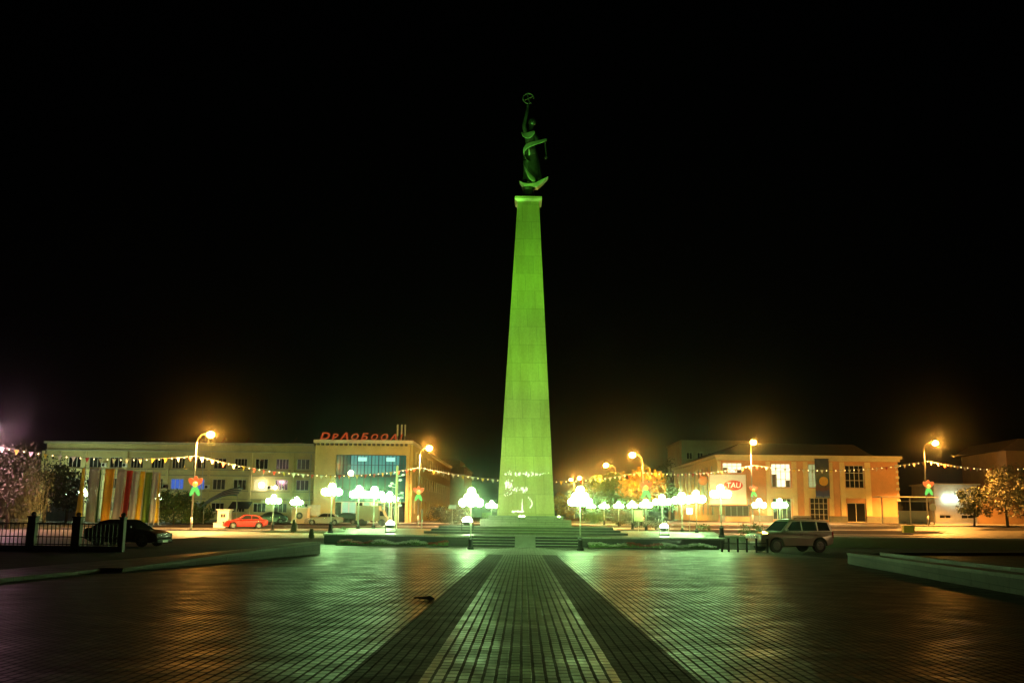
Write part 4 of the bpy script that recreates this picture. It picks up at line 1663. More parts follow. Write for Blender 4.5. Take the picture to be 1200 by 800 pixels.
# ------------------------------------------------------------------ vehicles
def car(name, label, kind, paint, loc, rz, lights='off'):
    T = thing(name, label, 'car', loc, rz)
    if kind == 'suv':
        L2, Wd, wr, fa, ra = 2.36, 1.86, 0.385, 1.42, -1.38
        low = [(-2.30, 0.48), (-2.37, 0.62), (-2.36, 0.98), (-2.28, 1.16), (1.02, 1.13), (1.25, 1.12), (2.0, 1.03), (2.22, 0.95), (2.34, 0.78), (2.38, 0.55), (2.30, 0.36), (2.02, 0.34)]
        gh = [(-2.27, 1.14), (-2.22, 1.4), (-2.08, 1.70), (-1.9, 1.80), (-0.8, 1.85), (0.1, 1.83), (0.42, 1.76), (1.12, 1.12)]
        panes = [[(-2.1, 1.22), (-1.98, 1.66), (-1.32, 1.70), (-1.32, 1.2)], [(-1.24, 1.2), (-1.24, 1.71), (-0.3, 1.72), (-0.3, 1.2)], [(-0.22, 1.2), (-0.22, 1.72), (0.28, 1.69), (0.78, 1.2)]]
        zb, zt, bot = 1.13, 1.85, 0.36
        H = 1.85
    else:
        L2, Wd, wr, fa, ra = 2.2, 1.72, 0.31, 1.32, -1.28
        low = [(-2.16, 0.4), (-2.2, 0.6), (-2.18, 0.86), (-2.0, 0.95), (-1.55, 0.97), (0.9, 0.92), (1.7, 0.82), (2.05, 0.72), (2.18, 0.55), (2.16, 0.3), (1.8, 0.22)]
        gh = [(-1.75, 0.94), (-1.25, 1.30), (-0.8, 1.40), (-0.05, 1.42), (0.25, 1.37), (1.05, 0.9)]
        panes = [[(-1.4, 0.99), (-1.08, 1.27), (-0.55, 1.33), (-0.55, 0.98)], [(-0.47, 0.98), (-0.47, 1.34), (-0.02, 1.35), (0.22, 1.29), (0.7, 0.96)]]
        zb, zt, bot = 0.93, 1.42, 0.22
        H = 1.42
    wa = wr + 0.08

    def arch(cx):
        pts = []
        a0 = math.asin(max(-1, min(1, (bot - wr) / wa)))
        for k in range(11):
            a = a0 + (math.pi - 2 * a0) * k / 10
            pts.append((cx + wa * math.cos(a), wr + wa * math.sin(a)))
        return pts
    outl = list(low) + arch(fa) + arch(ra)

    def wl(a, z):
        k = 1.0
        if z > zb - 0.12:
            k = 0.985
        if abs(a) > L2 - 0.35:
            k *= 0.93
        if abs(a) > L2 - 0.12:
            k *= 0.93
        return k
    m = MB()
    m.prism(outl, -Wd / 2, Wd / 2, 'XZ', wl)
    ob('body', m, paint, T, bevel=0.035)

    def wg(z):
        f = (z - zb) / (zt - zb)
        return (Wd / 2) * (0.965 - 0.2 * max(0, f))
    m = MB()
    n = len(gh)
    vs = [(a, s * wg(z), z) for s in (-1, 1) for a, z in gh]
    m.add(vs, [tuple(range(n)), tuple(range(2 * n - 1, n - 1, -1))] + [((i + 1) % n, i, n + i, n + (i + 1) % n) for i in range(n)])
    ob('cabin', m, paint, T, bevel=0.04)
    gm = mat('car_glass', (0.01, 0.012, 0.012), 0.06, 0, 0, spec=0.7)
    for s in (-1, 1):
        for pn in panes:
            m = MB()
            k = len(pn)
            vs = [(a, s * (wg(z) + d), z) for d in (-0.01, 0.006) for a, z in pn]
            m.add(vs, [tuple(range(k)), tuple(range(2 * k - 1, k - 1, -1))] + [((i + 1) % k, i, k + i, k + (i + 1) % k) for i in range(k)])
            ob('side_window', m, gm, T)

    def slope_pane(name, p0, p1):
        (xa, za), (xb, zb2) = p0, p1
        d = Vector((xb - xa, 0, zb2 - za))
        nrm = Vector((-d.z, 0, d.x)).normalized()
        if (nrm.x > 0) != (name == 'windscreen'):
            nrm = -nrm
        m = MB()
        q = []
        for off in (-0.01, 0.008):
            for f, s in ((0.1, -1), (0.1, 1), (0.9, 1), (0.9, -1)):
                c = Vector((xa, 0, za)) + d * f + nrm * off
                q.append((c.x, s * (wg(c.z) - 0.09), c.z))
        m.add(q, [(0, 1, 2, 3), (7, 6, 5, 4), (0, 1, 5, 4), (1, 2, 6, 5), (2, 3, 7, 6), (3, 0, 4, 7)])
        ob(name, m, gm, T)
    slope_pane('windscreen', gh[-1], gh[-2])
    slope_pane('rear_window', gh[0], gh[2] if kind == 'suv' else gh[1])
    for cxw in (fa, ra):
        for s in (-1, 1):
            w = MB()
            w.lathe([(wr * 0.62, -0.11), (wr * 0.95, -0.11), (wr, -0.07), (wr, 0.07), (wr * 0.95, 0.11), (wr * 0.62, 0.11)], (0, 0, 0), 24, 'Y')
            wo = ob('wheel', w, rubber, T, smooth=False, loc=(cxw, s * (Wd / 2 - 0.14), wr))
            r = MB()
            r.lathe([(wr * 0.62, 0.0), (wr * 0.62, 0.02), (wr * 0.55, 0.03)], (0, s * 0.1, 0), 20, 'Y')
            r.lathe([(wr * 0.14, 0.0), (wr * 0.12, 0.05)], (0, s * 0.1 if s > 0 else s * 0.15, 0), 10, 'Y')
            for k in range(6):
                a = math.pi / 3 * k
                r.tube([(0, s * 0.125, 0), (wr * 0.58 * math.cos(a), s * 0.118, wr * 0.58 * math.sin(a))], 0.028, 6)
            ob('rim', r, alloy, wo)
    hl = mat('headlight_glass', (0.7, 0.72, 0.68), 0.1, 0.3, 0)
    if lights == 'on':
        hl = glow('headlight_lit', (1.0, 0.95, 0.8), 6)
    fz = 0.86 if kind == 'suv' else 0.63
    fxn = L2 - 0.13 if kind == 'suv' else L2 - 0.13
    for s in (-1, 1):
        m = MB()
        m.box((fxn, s * (Wd / 2 - 0.29), fz), (0.24, 0.36, 0.16))
        ob('headlight', m, hl, T, bevel=0.03)
        m = MB()
        m.box((-L2 + 0.05, s * (Wd / 2 - 0.2), fz + 0.12), (0.12, 0.16, 0.36 if kind == 'suv' else 0.16))
        ob('tail_light', m, mat('tail_light_red', (0.35, 0.01, 0.01), 0.2, 0, 0), T, bevel=0.02)
        m = MB()
        m.box((0.82 if kind == 'suv' else 0.7, s * (Wd / 2 + 0.08), zb + 0.1), (0.14, 0.2, 0.15))
        ob('wing_mirror', m, paint, T, bevel=0.04)
        for hx in (-0.15, -1.1):
            m = MB()
            m.box((hx, s * (Wd / 2 + 0.006), zb - 0.14), (0.2, 0.03, 0.035))
            ob('door_handle', m, chrome, T, bevel=0.008)
    m = MB()
    for i in range(4):
        m.box((L2 - 0.02, 0, fz - 0.1 + i * 0.055), (0.05, 0.8, 0.025))
    for i in range(5):
        m.box((L2 - 0.022, -0.36 + i * 0.18, fz - 0.02), (0.04, 0.02, 0.2))
    ob('grille', m, chrome, T)
    m = MB()
    m.box((L2 - 0.07, 0, fz - 0.33), (0.2, Wd * 0.86, 0.2))
    ob('bumper', m, mat('bumper_grey', (0.28, 0.28, 0.26), 0.5, 0, 0.1) if kind == 'suv' else paint, T, bevel=0.05)
    m = MB()
    m.box((L2 + 0.04, 0, fz - 0.33), (0.02, 0.5, 0.11))
    ob('number_plate', m, white_p, T)
    if kind == 'suv':
        m = MB()
        for s in (-1, 1):
            m.tube([(-1.8, s * 0.66, 1.83), (-1.7, s * 0.66, 1.9), (-0.1, s * 0.66, 1.92), (0.1, s * 0.66, 1.85)], 0.022, 6)
        for q in (-1.3, -0.5):
            m.tube([(q, -0.66, 1.91), (q, 0.66, 1.91)], 0.018, 6)
        ob('roof_rack', m, iron, T)
        for s in (-1, 1):
            m = MB()
            m.box((0.02, s * (Wd / 2 + 0.01), 0.37), (1.9, 0.16, 0.05))
            ob('side_step', m, iron, T, bevel=0.015)
    return T


silver = mat('silver_beige_paint', (0.4, 0.375, 0.3), 0.3, 0.35, 0.04, 2, coat=0.5)
redp = mat('red_car_paint', (0.34, 0.014, 0.01), 0.28, 0.1, 0.04, 2, coat=0.6)
blackp = mat('black_car_paint', (0.012, 0.012, 0.014), 0.22, 0.2, 0.05, 2, coat=0.6)
whitep = mat('cream_car_paint', (0.3, 0.28, 0.22), 0.35, 0.0, 0.05, 2, coat=0.4)


def carpos(px, Y, dz=0.006):
    x = X(px, Y)
    return (x, Y, gz(x, Y) + dz)


car('parked_offroader', 'silver beige off-road car parked on the right of the square', 'suv', silver, carpos(924, 57.6), R(180 + 19))
car('parked_car', 'low black saloon car parked behind the iron fence at left', 'sedan', blackp, carpos(152, 54), R(-12))
car('red_saloon', 'red saloon car standing by the left street light', 'sedan', redp, carpos(288, 104), R(180 + 24))
car('dark_saloon', 'dark saloon car parked before the cream building behind red saloon', 'sedan', blackp, carpos(316, 126), R(200))
car('dark_saloon', 'dark saloon car parked at the foot of the glass front', 'sedan', blackp, carpos(405, 123), R(170))
car('cream_saloon', 'cream saloon car before the glass front beside the terrace lamp', 'sedan', whitep, carpos(380, 119), R(185))

# beige delivery van with two dark wheels
Y = 118
x = X(433, Y)
T = thing('beige_van', 'tall beige box van parked before the glass front', 'van', (x, Y, gz(x, Y) + 0.006))
vm = mat('van_beige', (0.36, 0.29, 0.16), 0.5, 0, 0.08, 1)
m = MB()
m.span(-1.45, 1.25, -0.95, 0.95, 0.55, 2.3)
ob('cargo_box', m, vm, T, bevel=0.05)
m = MB()
m.prism([(1.27, 0.45), (2.2, 0.45), (2.25, 0.95), (1.95, 1.15), (1.7, 1.75), (1.27, 1.8)], -0.85, 0.85, 'XZ')
ob('cab', m, vm, T, bevel=0.05)
m = MB()
m.prism([(1.35, 1.15), (1.85, 1.15), (1.62, 1.68), (1.35, 1.7)], -0.865, -0.853, 'XZ')
ob('cab_window', m, glass_dark, T)
for cxw in (-0.75, 1.6):
    for s in (-1, 1):
        w = MB()
        w.lathe([(0.2, -0.1), (0.38, -0.1), (0.4, 0), (0.38, 0.1), (0.2, 0.1)], (0, 0, 0), 20, 'Y')
        ob('wheel', w, rubber, T, loc=(cxw, s * 0.86, 0.4))

# ------------------------------------------------------------------ trees and shrubs
bark = mat('bark', (0.07, 0.055, 0.04), 0.9, 0, 0.3, 6, 0.6, 20)
fol = {
    'green': mat('green_foliage', (0.055, 0.12, 0.02), 0.6, 0, 0.5, 1.1),
    'yellow': mat('yellowing_foliage', (0.17, 0.125, 0.015), 0.6, 0, 0.5, 1.1),
    'dark': mat('dark_foliage', (0.04, 0.055, 0.02), 0.65, 0, 0.5, 1.1),
    'grey': mat('greyish_foliage', (0.16, 0.16, 0.10), 0.65, 0, 0.45, 1.1),
}


def tree(name, label, cat, kind, loc, h, rad, seed, crown0=0.3, leaves=1500, leaf=0.22, droop=0.0, group=None, squash=1.0):
    rn = random.Random(seed)
    T = thing(name, label, cat, loc, 0, group)
    tr = MB()
    bend = rn.uniform(-0.04, 0.04) * h
    tr.tube([(0, 0, -0.05), (bend * 0.3, 0, h * 0.25), (bend, 0.05, h * 0.55), (bend * 1.2, 0, h * 0.85)], [0.035 * h ** 0.9, 0.026 * h ** 0.9, 0.016 * h ** 0.9, 0.005 * h], 9)
    cl = []
    for k in range(9):
        a = 2 * math.pi * k / 9 + rn.uniform(-0.4, 0.4)
        zz0 = h * rn.uniform(crown0 * 0.8, 0.6)
        rr = rad * rn.uniform(0.55, 0.9)
        z1 = zz0 + h * rn.uniform(0.08, 0.28)
        tip = Vector((rr * math.cos(a), rr * math.sin(a), z1))
        tr.tube([(bend * 0.5, 0, zz0), (tip.x * 0.5, tip.y * 0.5, (zz0 + z1) / 2 + 0.1), tuple(tip)], [0.012 * h ** 0.9, 0.008 * h ** 0.9, 0.003 * h], 6)
        cl.append((tip, rad * rn.uniform(0.28, 0.5)))
    ob('trunk', tr, bark, T, smooth=True)
    cz = h * (crown0 + 1) / 2
    for k in range(22):
        a = rn.uniform(0, 2 * math.pi)
        q = rn.uniform(-1, 1)
        rr = rad * math.sqrt(1 - q * q * 0.9) * rn.uniform(0.3, 0.95)
        c = Vector((rr * math.cos(a), rr * math.sin(a), cz + q * h * (1 - crown0) / 2 * 0.85))
        cl.append((c, rad * rn.uniform(0.2, 0.42)))
    fm = MB()
    per = leaves // len(cl)
    for c, r in cl:
        n_ = int(per * rn.uniform(0.6, 1.4))
        for _ in range(n_):
            d = Vector((rn.gauss(0, 1), rn.gauss(0, 1), rn.gauss(0, 1) * squash)).normalized() * r * rn.uniform(0.35, 1.0) ** 0.6
            p = c + d
            if droop:
                p.z -= droop * rn.random() * (p.xy.length / rad) * h * 0.5
            if p.z < 0.15:
                continue
            nrm = Vector((rn.gauss(0, 1), rn.gauss(0, 1), rn.gauss(0, 1) + 0.4)).normalized()
            s = nrm.orthogonal().normalized()
            s.rotate(Matrix.Rotation(rn.uniform(0, 6.28), 3, nrm))
            t2 = nrm.cross(s)
            L = leaf * rn.uniform(0.6, 1.3)
            if droop and rn.random() < 0.7:
                s = Vector((rn.uniform(-.3, .3), rn.uniform(-.3, .3), -1)).normalized()
                t2 = s.cross(Vector((1, 0.3, 0))).normalized()
                fm.add([p, p + s * L * 1.4 + t2 * L * 0.25, p + s * L * 2.8, p + s * L * 1.4 - t2 * L * 0.25], [(0, 1, 2, 3)])
            else:
                fm.add([p - s * L * .6, p + t2 * L * .4, p + s * L * .6, p - t2 * L * .4], [(0, 1, 2, 3)])
    me = bpy.data.meshes.new('crown')
    me.from_pydata([tuple(p) for p in fm.v], [], fm.f)
    me.materials.append(fol[kind])
    o = bpy.data.objects.new('crown', me)
    C.objects.link(o)
    o.parent = T
    return T


def tpos(px, Y):
    x = X(px, Y)
    return (x, Y, gz(x, Y))


def th(px, py, Y):
    x = X(px, Y)
    return Zp(px, py, Y) - gz(x, Y)


GT = 'park trees right of the obelisk'
tree('leafy_tree', 'yellow lit tree under the right-hand street light near obelisk', 'tree', 'yellow', tpos(752, 126), th(752, 547, 126), 3.1, 11, 0.3, 5200, 0.26, group=GT)
tree('leafy_tree', 'green tree between the yellow tree and the obelisk', 'tree', 'green', tpos(722, 136), th(722, 556, 136), 2.6, 12, 0.25, 4000, 0.26, group=GT)
tree('leafy_tree', 'yellowish slim tree left of the yellow tree under smaller street light', 'tree', 'yellow', tpos(735, 146), th(735, 563, 146), 1.7, 13, 0.25, 2600, 0.25, group=GT)
tree('leafy_tree', 'green tree beside the left end of peach building', 'tree', 'green', tpos(775, 140), th(775, 555, 140), 2.4, 14, 0.2, 4000, 0.26, group=GT)
tree('leafy_tree', 'green hazy tree close to right edge of obelisk', 'tree', 'green', tpos(700, 150), th(700, 563, 150), 3.4, 15, 0.2, 4400, 0.28, group=GT)
tree('leafy_tree', 'dim tall tree far behind, left of the peach building roof', 'tree', 'dark', tpos(788, 200), th(788, 530, 200), 3.5, 16, 0.25, 2000, 0.3, group=GT)
tree('leafy_tree', 'yellow lit tree just right of the obelisk shaft near ground lamps', 'tree', 'yellow', tpos(662, 145), th(662, 578, 145), 2.2, 17, 0.2, 1300, 0.25, group=GT)
tree('leafy_tree', 'orange lit spreading tree before the garden wall at right', 'tree', 'grey', tpos(1180, 127), th(1180, 551, 127), 3.9, 21, 0.3, 5000, 0.24)
tree('leafy_tree', 'dark small tree in front of the pale shop lights', 'tree', 'dark', tpos(1141, 128), th(1141, 572, 128), 1.9, 22, 0.3, 2600, 0.22)
tree('willow_tree', 'drooping pale willow lit pink at the left edge', 'tree', 'grey', tpos(10, 92), th(10, 521, 92), 3.6, 31, 0.25, 7000, 0.2, droop=0.9)
tree('leafy_tree', 'dark tree before the left end of the cream building', 'tree', 'dark', tpos(52, 116), th(52, 541, 116), 3.4, 32, 0.25, 4500, 0.26)
tree('leafy_tree', 'dark tree just left of the coloured banners', 'tree', 'dark', tpos(78, 122), th(78, 552, 122), 2.4, 33, 0.25, 3500, 0.26)


def shrub(px, Y, py, rad, kind, label, seed, leaves=1800, leaf=0.16, dz=0.0, cat='bush'):
    x, y, z = tpos(px, Y)
    return tree('bush', label, cat, kind, (x, y, z + dz), th(px, py, Y) - dz, rad, seed, 0.02, leaves, leaf)


shrub(204, 117, 577, 2.7, 'green', 'big rounded green bush right of the coloured banners', 41, 5000, 0.2)
shrub(233, 122, 588, 1.6, 'green', 'green bush beside the pole left of the blue canopy', 42, 2200, 0.18)
shrub(745, 118, 592, 1.5, 'dark', 'dark clipped bush below the distant row of globe lamps', 43)
shrub(727, 124, 593, 1.6, 'dark', 'dark bush between two distant globe lamps', 44)
shrub(768, 112, 600, 1.3, 'dark', 'low dark bush left of right ground floodlight', 45, 700)
shrub(697, 130, 598, 1.7, 'green', 'green bush between obelisk and first dark bush', 46)
shrub(824, 90, 613, 0.8, 'green', 'small round green shrub behind right half of the terrace', 47, 500, 0.1)
shrub(880, 92, 614, 1.3, 'green', 'leafy green shrub just left of off-road car bonnet', 48, 700, 0.12)
shrub(533, 122, 596, 1.7, 'dark', 'dark bush behind the small post sign left of obelisk', 49)
shrub(517, 130, 594, 1.7, 'dark', 'dark bush at the foot of the receding ochre wall', 50)
shrub(404, 70, 617, 0.3, 'green', 'tiny shrub beside the lamp on left terrace corner', 51, 300, 0.06, dz=TZ - gz(0, 70))


def cone_shrub(px, Y, h, label, seed):
    x, y, z = tpos(px, Y)
    T = thing('conifer', label, 'shrub', (x, y, z + 0.03))
    rn = random.Random(seed)
    m = MB()
    m.tube([(0, 0, 0), (0, 0, h * 0.9)], [0.05, 0.01], 6)
    ob('trunk', m, bark, T)
    f = MB()
    for _ in range(800):
        q = rn.random() ** 1.3
        rr = 0.32 * h * 0.6 * (1 - q) * rn.uniform(0.6, 1.05) + 0.02
        a = rn.uniform(0, 6.28)
        p = Vector((rr * math.cos(a), rr * math.sin(a), 0.1 + q * h * 0.92))
        d = Vector((math.cos(a), math.sin(a), 0.9)).normalized()
        s = d.cross(Vector((0, 0, 1))).normalized()
        f.add([p - s * .04, p + s * .04, p + d * 0.16], [(0, 1, 2)])
    me = bpy.data.meshes.new('crown')
    me.from_pydata([tuple(p) for p in f.v], [], f.f)
    me.materials.append(fol['dark'])
    o = bpy.data.objects.new('crown', me)
    C.objects.link(o)
    o.parent = T


cone_shrub(345, 88, 1.1, 'small pointed conifer on left lawn, taller of two', 1)
cone_shrub(366, 70, 0.62, 'tiny pointed conifer on left lawn near the terrace corner', 2)


# flower beds at the foot of the terrace
def flower_bed(pxa, pxb, py_front, label, reds, seed):
    rn = random.Random(seed)
    x0, x1 = X(pxa, 61), X(pxb, 61)
    T = thing('flower_bed', label, 'flower bed', (x0, 60.6, gz(0, 60.6)))
    m = MB()
    lf, wf, rf_ = MB(), MB(), MB()
    m.span(0, x1 - x0, -0.55, 0.9, -0.02, 0.06)
    ob('soil', m, mat('soil', (0.05, 0.04, 0.03), 0.9, 0, 0.3, 5), T)
    n = int((x1 - x0) * 110)
    for _ in range(n):
        p = Vector((rn.uniform(0.1, x1 - x0 - 0.1), rn.uniform(-0.5, 0.8), 0.05))
        hgt = rn.uniform(0.08, 0.26) * (0.8 + 0.3 * math.sin(p.x * 3.1))
        for k in range(4):
            a = rn.uniform(0, 6.28)
            d = Vector((math.cos(a) * 0.5, math.sin(a) * 0.5, 1)).normalized()
            s = d.cross(Vector((0, 0, 1))).normalized() * 0.035
            lf.add([p - s, p + s, p + d * hgt * 0.7 + s, p + d * hgt], [(0, 1, 2, 3)])
        if rn.random() < 0.8:
            c = p + Vector((0, 0, hgt))
            red = math.sin(p.x * 1.15 + reds) > 0.35
            tg = rf_ if red else wf
            for k in range(5):
                a = 6.28 * k / 5
                e = Vector((math.cos(a), math.sin(a), 0.5 + rn.uniform(-.4, .2))) * 0.085
                e2 = Vector((math.cos(a + .7), math.sin(a + .7), 0.4)) * 0.08
                tg.add([c, c + e, c + e + e2 * .6, c + e2], [(0, 1, 2, 3)])
    for nm, mm_, mt in (('foliage', lf, mat('bed_leaf', (0.13, 0.22, 0.06), 0.6, 0, 0.4, 4)), ('white_blossom', wf, mat('blossom_white', (0.8, 0.78, 0.68), 0.6, 0, 0.1)), ('red_blossom', rf_, mat('blossom_red', (0.4, 0.05, 0.03), 0.6, 0, 0.2))):
        if not mm_.f:
            continue
        me = bpy.data.meshes.new(nm)
        me.from_pydata([tuple(p) for p in mm_.v], [], mm_.f)
        me.materials.append(mt)
        o = bpy.data.objects.new(nm, me)
        C.objects.link(o)
        o.parent = T
        tag(o, kind='stuff')


flower_bed(398, 527, 641, 'low bed of white and red flowers before left half of terrace', 0.4, 1)
flower_bed(688, 838, 641, 'low bed of pale flowers before right half of terrace', -40, 2)

# ------------------------------------------------------------------ pennant garlands
cord_m = mat('garland_cord', (0.2, 0.2, 0.18), 0.7, 0, 0)
bulb_m = glow('garland_bulb_lit', (1.0, 0.66, 0.28), 9)
pen_cols = [mat('pennant_white', (0.75, 0.7, 0.6), 0.7, 0, 0.1), mat('pennant_red', (0.6, 0.07, 0.04), 0.7, 0, 0.1), mat('pennant_yellow', (0.75, 0.5, 0.06), 0.7, 0, 0.1)]
pen_mesh = []
for pc in pen_cols:
    m = MB()
    m.prism([(-0.2, 0), (0.2, 0), (0.0, -0.48)], -0.006, 0.006)
    o = ob('pennant', m, pc)
    pen_mesh.append(o.data)
    C.objects.unlink(o)
    bpy.data.objects.remove(o)


def garland(a, b, sag, label, seed, bulb_every=1, pen=True):
    rn = random.Random(seed)
    a, b = Vector(a), Vector(b)
    T = thing('pennant_garland', label, 'garland', tuple(a), 0, 'pennant garlands between the street poles')
    L = (b - a).length
    n = int(L / 1.15)

    def P(f):
        p = (b - a) * f
        p.z -= sag * 4 * f * (1 - f)
        return p
    m = MB()
    m.tube([P(i / 24) for i in range(25)], 0.022, 5)
    ob('cord', m, cord_m, T)
    bl = MB()
    for i in range(n):
        f = (i + 0.5) / n
        p = P(f)
        if pen:
            o = bpy.data.objects.new('pennant', pen_mesh[rn.choice((0, 0, 1, 2))])
            C.objects.link(o)
            o.parent = T
            o.location = p
            d = (b - a)
            o.rotation_euler = (rn.uniform(-0.3, 0.3), 0, math.atan2(d.y, d.x) + rn.uniform(-0.5, 0.5))
        p2 = P(min(1, (i + 1.0) / n))
        bl.ball(p2 + Vector((0, 0, -0.09)), 0.05, 8)
    ob('bulb', bl, bulb_m, T, smooth=True)
    return T


P0 = A(-24, 519, 86)
P1 = A(230.2, 534, 98)
P2 = A(490.8, 547.5, 118)
P3 = A(754.5, 553, 120)
P5 = A(882, 545, 129)
P6 = A(1087, 540, 129)
P7 = A(1200, 548.5, 136.2)
garland(P0, P1, 0.75, 'pennant garland from the left edge to the pole by red car', 1)
garland(P1, P2, 1.35, 'pennant garland across the cream building between two poles', 2)
garland(P2, P3, 1.35, 'pennant garland passing behind the obelisk', 3)
garland(P3, P5, 0.55, 'pennant garland from yellow tree to the pole by oval sign', 4)
garland(P5, P6, 0.85, 'pennant garland hanging before the peach facade', 5)
garland(P6, P7, 0.45, 'pennant garland from the bus shelter pole to right edge', 6)

# ------------------------------------------------------------------ coloured banners at left
BAN = [
    (92, 95, 88, 96.5, 548, 607, (0.75, 0.5, 0.03), 'narrow yellow tapering banner, first from the left'),
    (101, 112, 100, 110.5, 549, 607, (0.42, 0.43, 0.4), 'wide off-white banner, second from the left'),
    (113, 115.5, 110.8, 114.5, 550, 607, (0.12, 0.25, 0.06), 'narrow dark green banner beside wide off-white one'),
    (120, 131, 118, 128, 549, 607, (0.8, 0.42, 0.02), 'wide orange yellow banner in the middle'),
    (134, 144, 131, 141, 550, 607, (0.42, 0.42, 0.39), 'off-white banner between orange and red ones'),
    (144.5, 152, 140, 149, 551, 607, (0.75, 0.06, 0.03), 'bright red tall banner between two off-white ones'),
    (153.5, 160, 150, 156.5, 552, 607, (0.42, 0.44, 0.42), 'off-white banner right of the red one'),
    (160.5, 166.5, 157, 163.5, 552, 607, (0.8, 0.5, 0.02), 'yellow banner left of the light green one'),
    (167, 175.5, 166, 174, 553, 607, (0.22, 0.42, 0.06), 'light green tall banner right of a yellow one'),
    (176.5, 182, 175, 180, 553, 607, (0.36, 0.4, 0.38), 'pale grey banner right of the light green one'),
    (182.5, 184.5, 180.5, 185.5, 554, 607, (0.75, 0.55, 0.04), 'narrow yellow tapering banner, last at the right'),
]
for i, (ta, tb, ba, bb_, ty, by_, col, lab) in enumerate(BAN):
    Y = 113 + (i % 3) * 0.7
    x0 = X((ba + bb_) / 2, Y)
    zb = gz(x0, Y)
    T = thing('tall_banner', lab, 'banner', (x0, Y, zb), 0, 'tall coloured banners before the cream building')
    ztp = Zp(ta, ty, Y) - zb
    zbt = 0.25
    n1, n2_ = 6, 14
    m = MB()
    vs = []
    for j in range(n2_ + 1):
        f = j / n2_
        xa = X(ba + (ta - ba) * f, Y) - x0
        xb = X(bb_ + (tb - bb_) * f, Y) - x0
        for k in range(n1 + 1):
            vs.append((xa + (xb - xa) * k / n1, 0.12 * math.sin(k * 1.1 + f * 2 + i) * 0.6, zbt + (ztp - zbt) * f))
    m.add(vs, [(j * (n1 + 1) + k, j * (n1 + 1) + k + 1, (j + 1) * (n1 + 1) + k + 1, (j + 1) * (n1 + 1) + k) for j in range(n2_) for k in range(n1)])
    c = ob('cloth', m, mat('banner_cloth_%d' % i, col, 0.75, 0, 0.12, 1.5), T, smooth=True)
    s = c.modifiers.new('solid', 'SOLIDIFY')
    s.thickness = 0.02
    m = MB()
    m.tube([(X(bb_, Y) - x0, 0.22, 0), (X(tb, Y) - x0, 0.22, ztp + 0.25)], 0.05, 8)
    m.tube([(X(ta, Y) - x0 - 0.05, 0.1, ztp + 0.04), (X(tb, Y) - x0 + 0.05, 0.1, ztp + 0.04)], 0.03, 6)
    ob('mast', m, galv, T)

# ------------------------------------------------------------------ kiosks, canopies, signs
# pale blue hoarding at far left
Y = 126
x0, x1 = X(51, Y), X(88, Y)
zb = gz(-55, Y)
T = thing('pale_blue_hoarding', 'pale blue panel hoarding under the far left globe lamp', 'hoarding', (x0, Y, zb))
for i in range(6):
    m = MB()
    a, b = (x1 - x0) * i / 6 + 0.02, (x1 - x0) * (i + 1) / 6 - 0.02
    m.span(a, b, 0, 0.06, 0.1, 1.9 if i > 3 else 2.3)
    ob('panel', m, mat('hoarding_blue', (0.25, 0.32, 0.5), 0.6, 0, 0.15, 1.5), T)
m = MB()
for i in range(7):
    m.span((x1 - x0) * i / 6 - 0.05, (x1 - x0) * i / 6 + 0.05, 0.065, 0.16, 0, 1.9)
ob('post', m, galv, T)

# striped curved canopy
Y = 120
x0, x1 = X(234, Y), X(278, Y)
zb = gz(-35, Y)
T = thing('curved_canopy', 'curved blue and white striped canopy beside cream building', 'canopy', (x0, Y, zb))
w4 = x1 - x0
for st_, cm_ in ((0, mat('canopy_blue', (0.03, 0.2, 0.26), 0.6, 0, 0.1)), (1, mat('canopy_white', (0.7, 0.8, 0.8), 0.6, 0, 0.1))):
    for k in range(7):
        m = MB()
        if k % 2 != st_:
            continue
        ya, yb = -0.8 + k * 0.4, -0.4 + k * 0.4
        for i in range(12):
            f, g = i / 12, (i + 1) / 12
            za = 1.95 + 1.7 * math.sin(f * 1.75) - (ya - yb) * 0
            zb2 = 1.95 + 1.7 * math.sin(g * 1.75)
            dz0, dz1 = ya * 0.35, yb * 0.35
            m.add([(w4 * f, ya, za + dz0), (w4 * g, ya, zb2 + dz0), (w4 * g, yb, zb2 + dz1), (w4 * f, yb, za + dz1),
                   (w4 * f, ya, za + dz0 + .03), (w4 * g, ya, zb2 + dz0 + .03), (w4 * g, yb, zb2 + dz1 + .03), (w4 * f, yb, za + dz1 + .03)],
                  [(0, 1, 2, 3), (7, 6, 5, 4), (0, 1, 5, 4), (2, 3, 7, 6)])
        ob('canopy_stripe', m, cm_, T)
for px in (0.08, 0.5, 0.95):
    m = MB()
    m.tube([(w4 * px, 0.4, 0), (w4 * px, 0.4, 1.95 + 1.7 * math.sin(px * 1.75) + 0.1)], 0.05, 8)
    ob('post', m, galv, T)

# white kiosk booth
Y = 110
x0 = X(261.5, Y)
zb = gz(x0, Y)
T = thing('ticket_booth', 'small white booth with a window left of the red saloon', 'booth', (x0, Y, zb))
bw2 = (X(268, Y) - X(255, Y))
bh2 = th(261, 597.5, Y)
facade('wall', bw2, bh2, [(0.3, bw2 - 0.3, 0.95, bh2 - 0.35)], white_p, T, loc=(-bw2 / 2, 0, 0), depth=0.15)
m = MB()
m.span(-bw2 / 2, bw2 / 2, 0.16, 1.2, 0, bh2 - 0.01)
ob('rear_block', m, white_p, T)
window((0.3, bw2 - 0.3, 0.95, bh2 - 0.35), T, curt, loc=(-bw2 / 2, 0, 0), depth=0.15, nx=2, nz=1)
m = MB()
m.span(-bw2 / 2 - .15, bw2 / 2 + .15, -0.15, 1.35, bh2 + .002, bh2 + .1)
ob('roof', m, white_p, T)
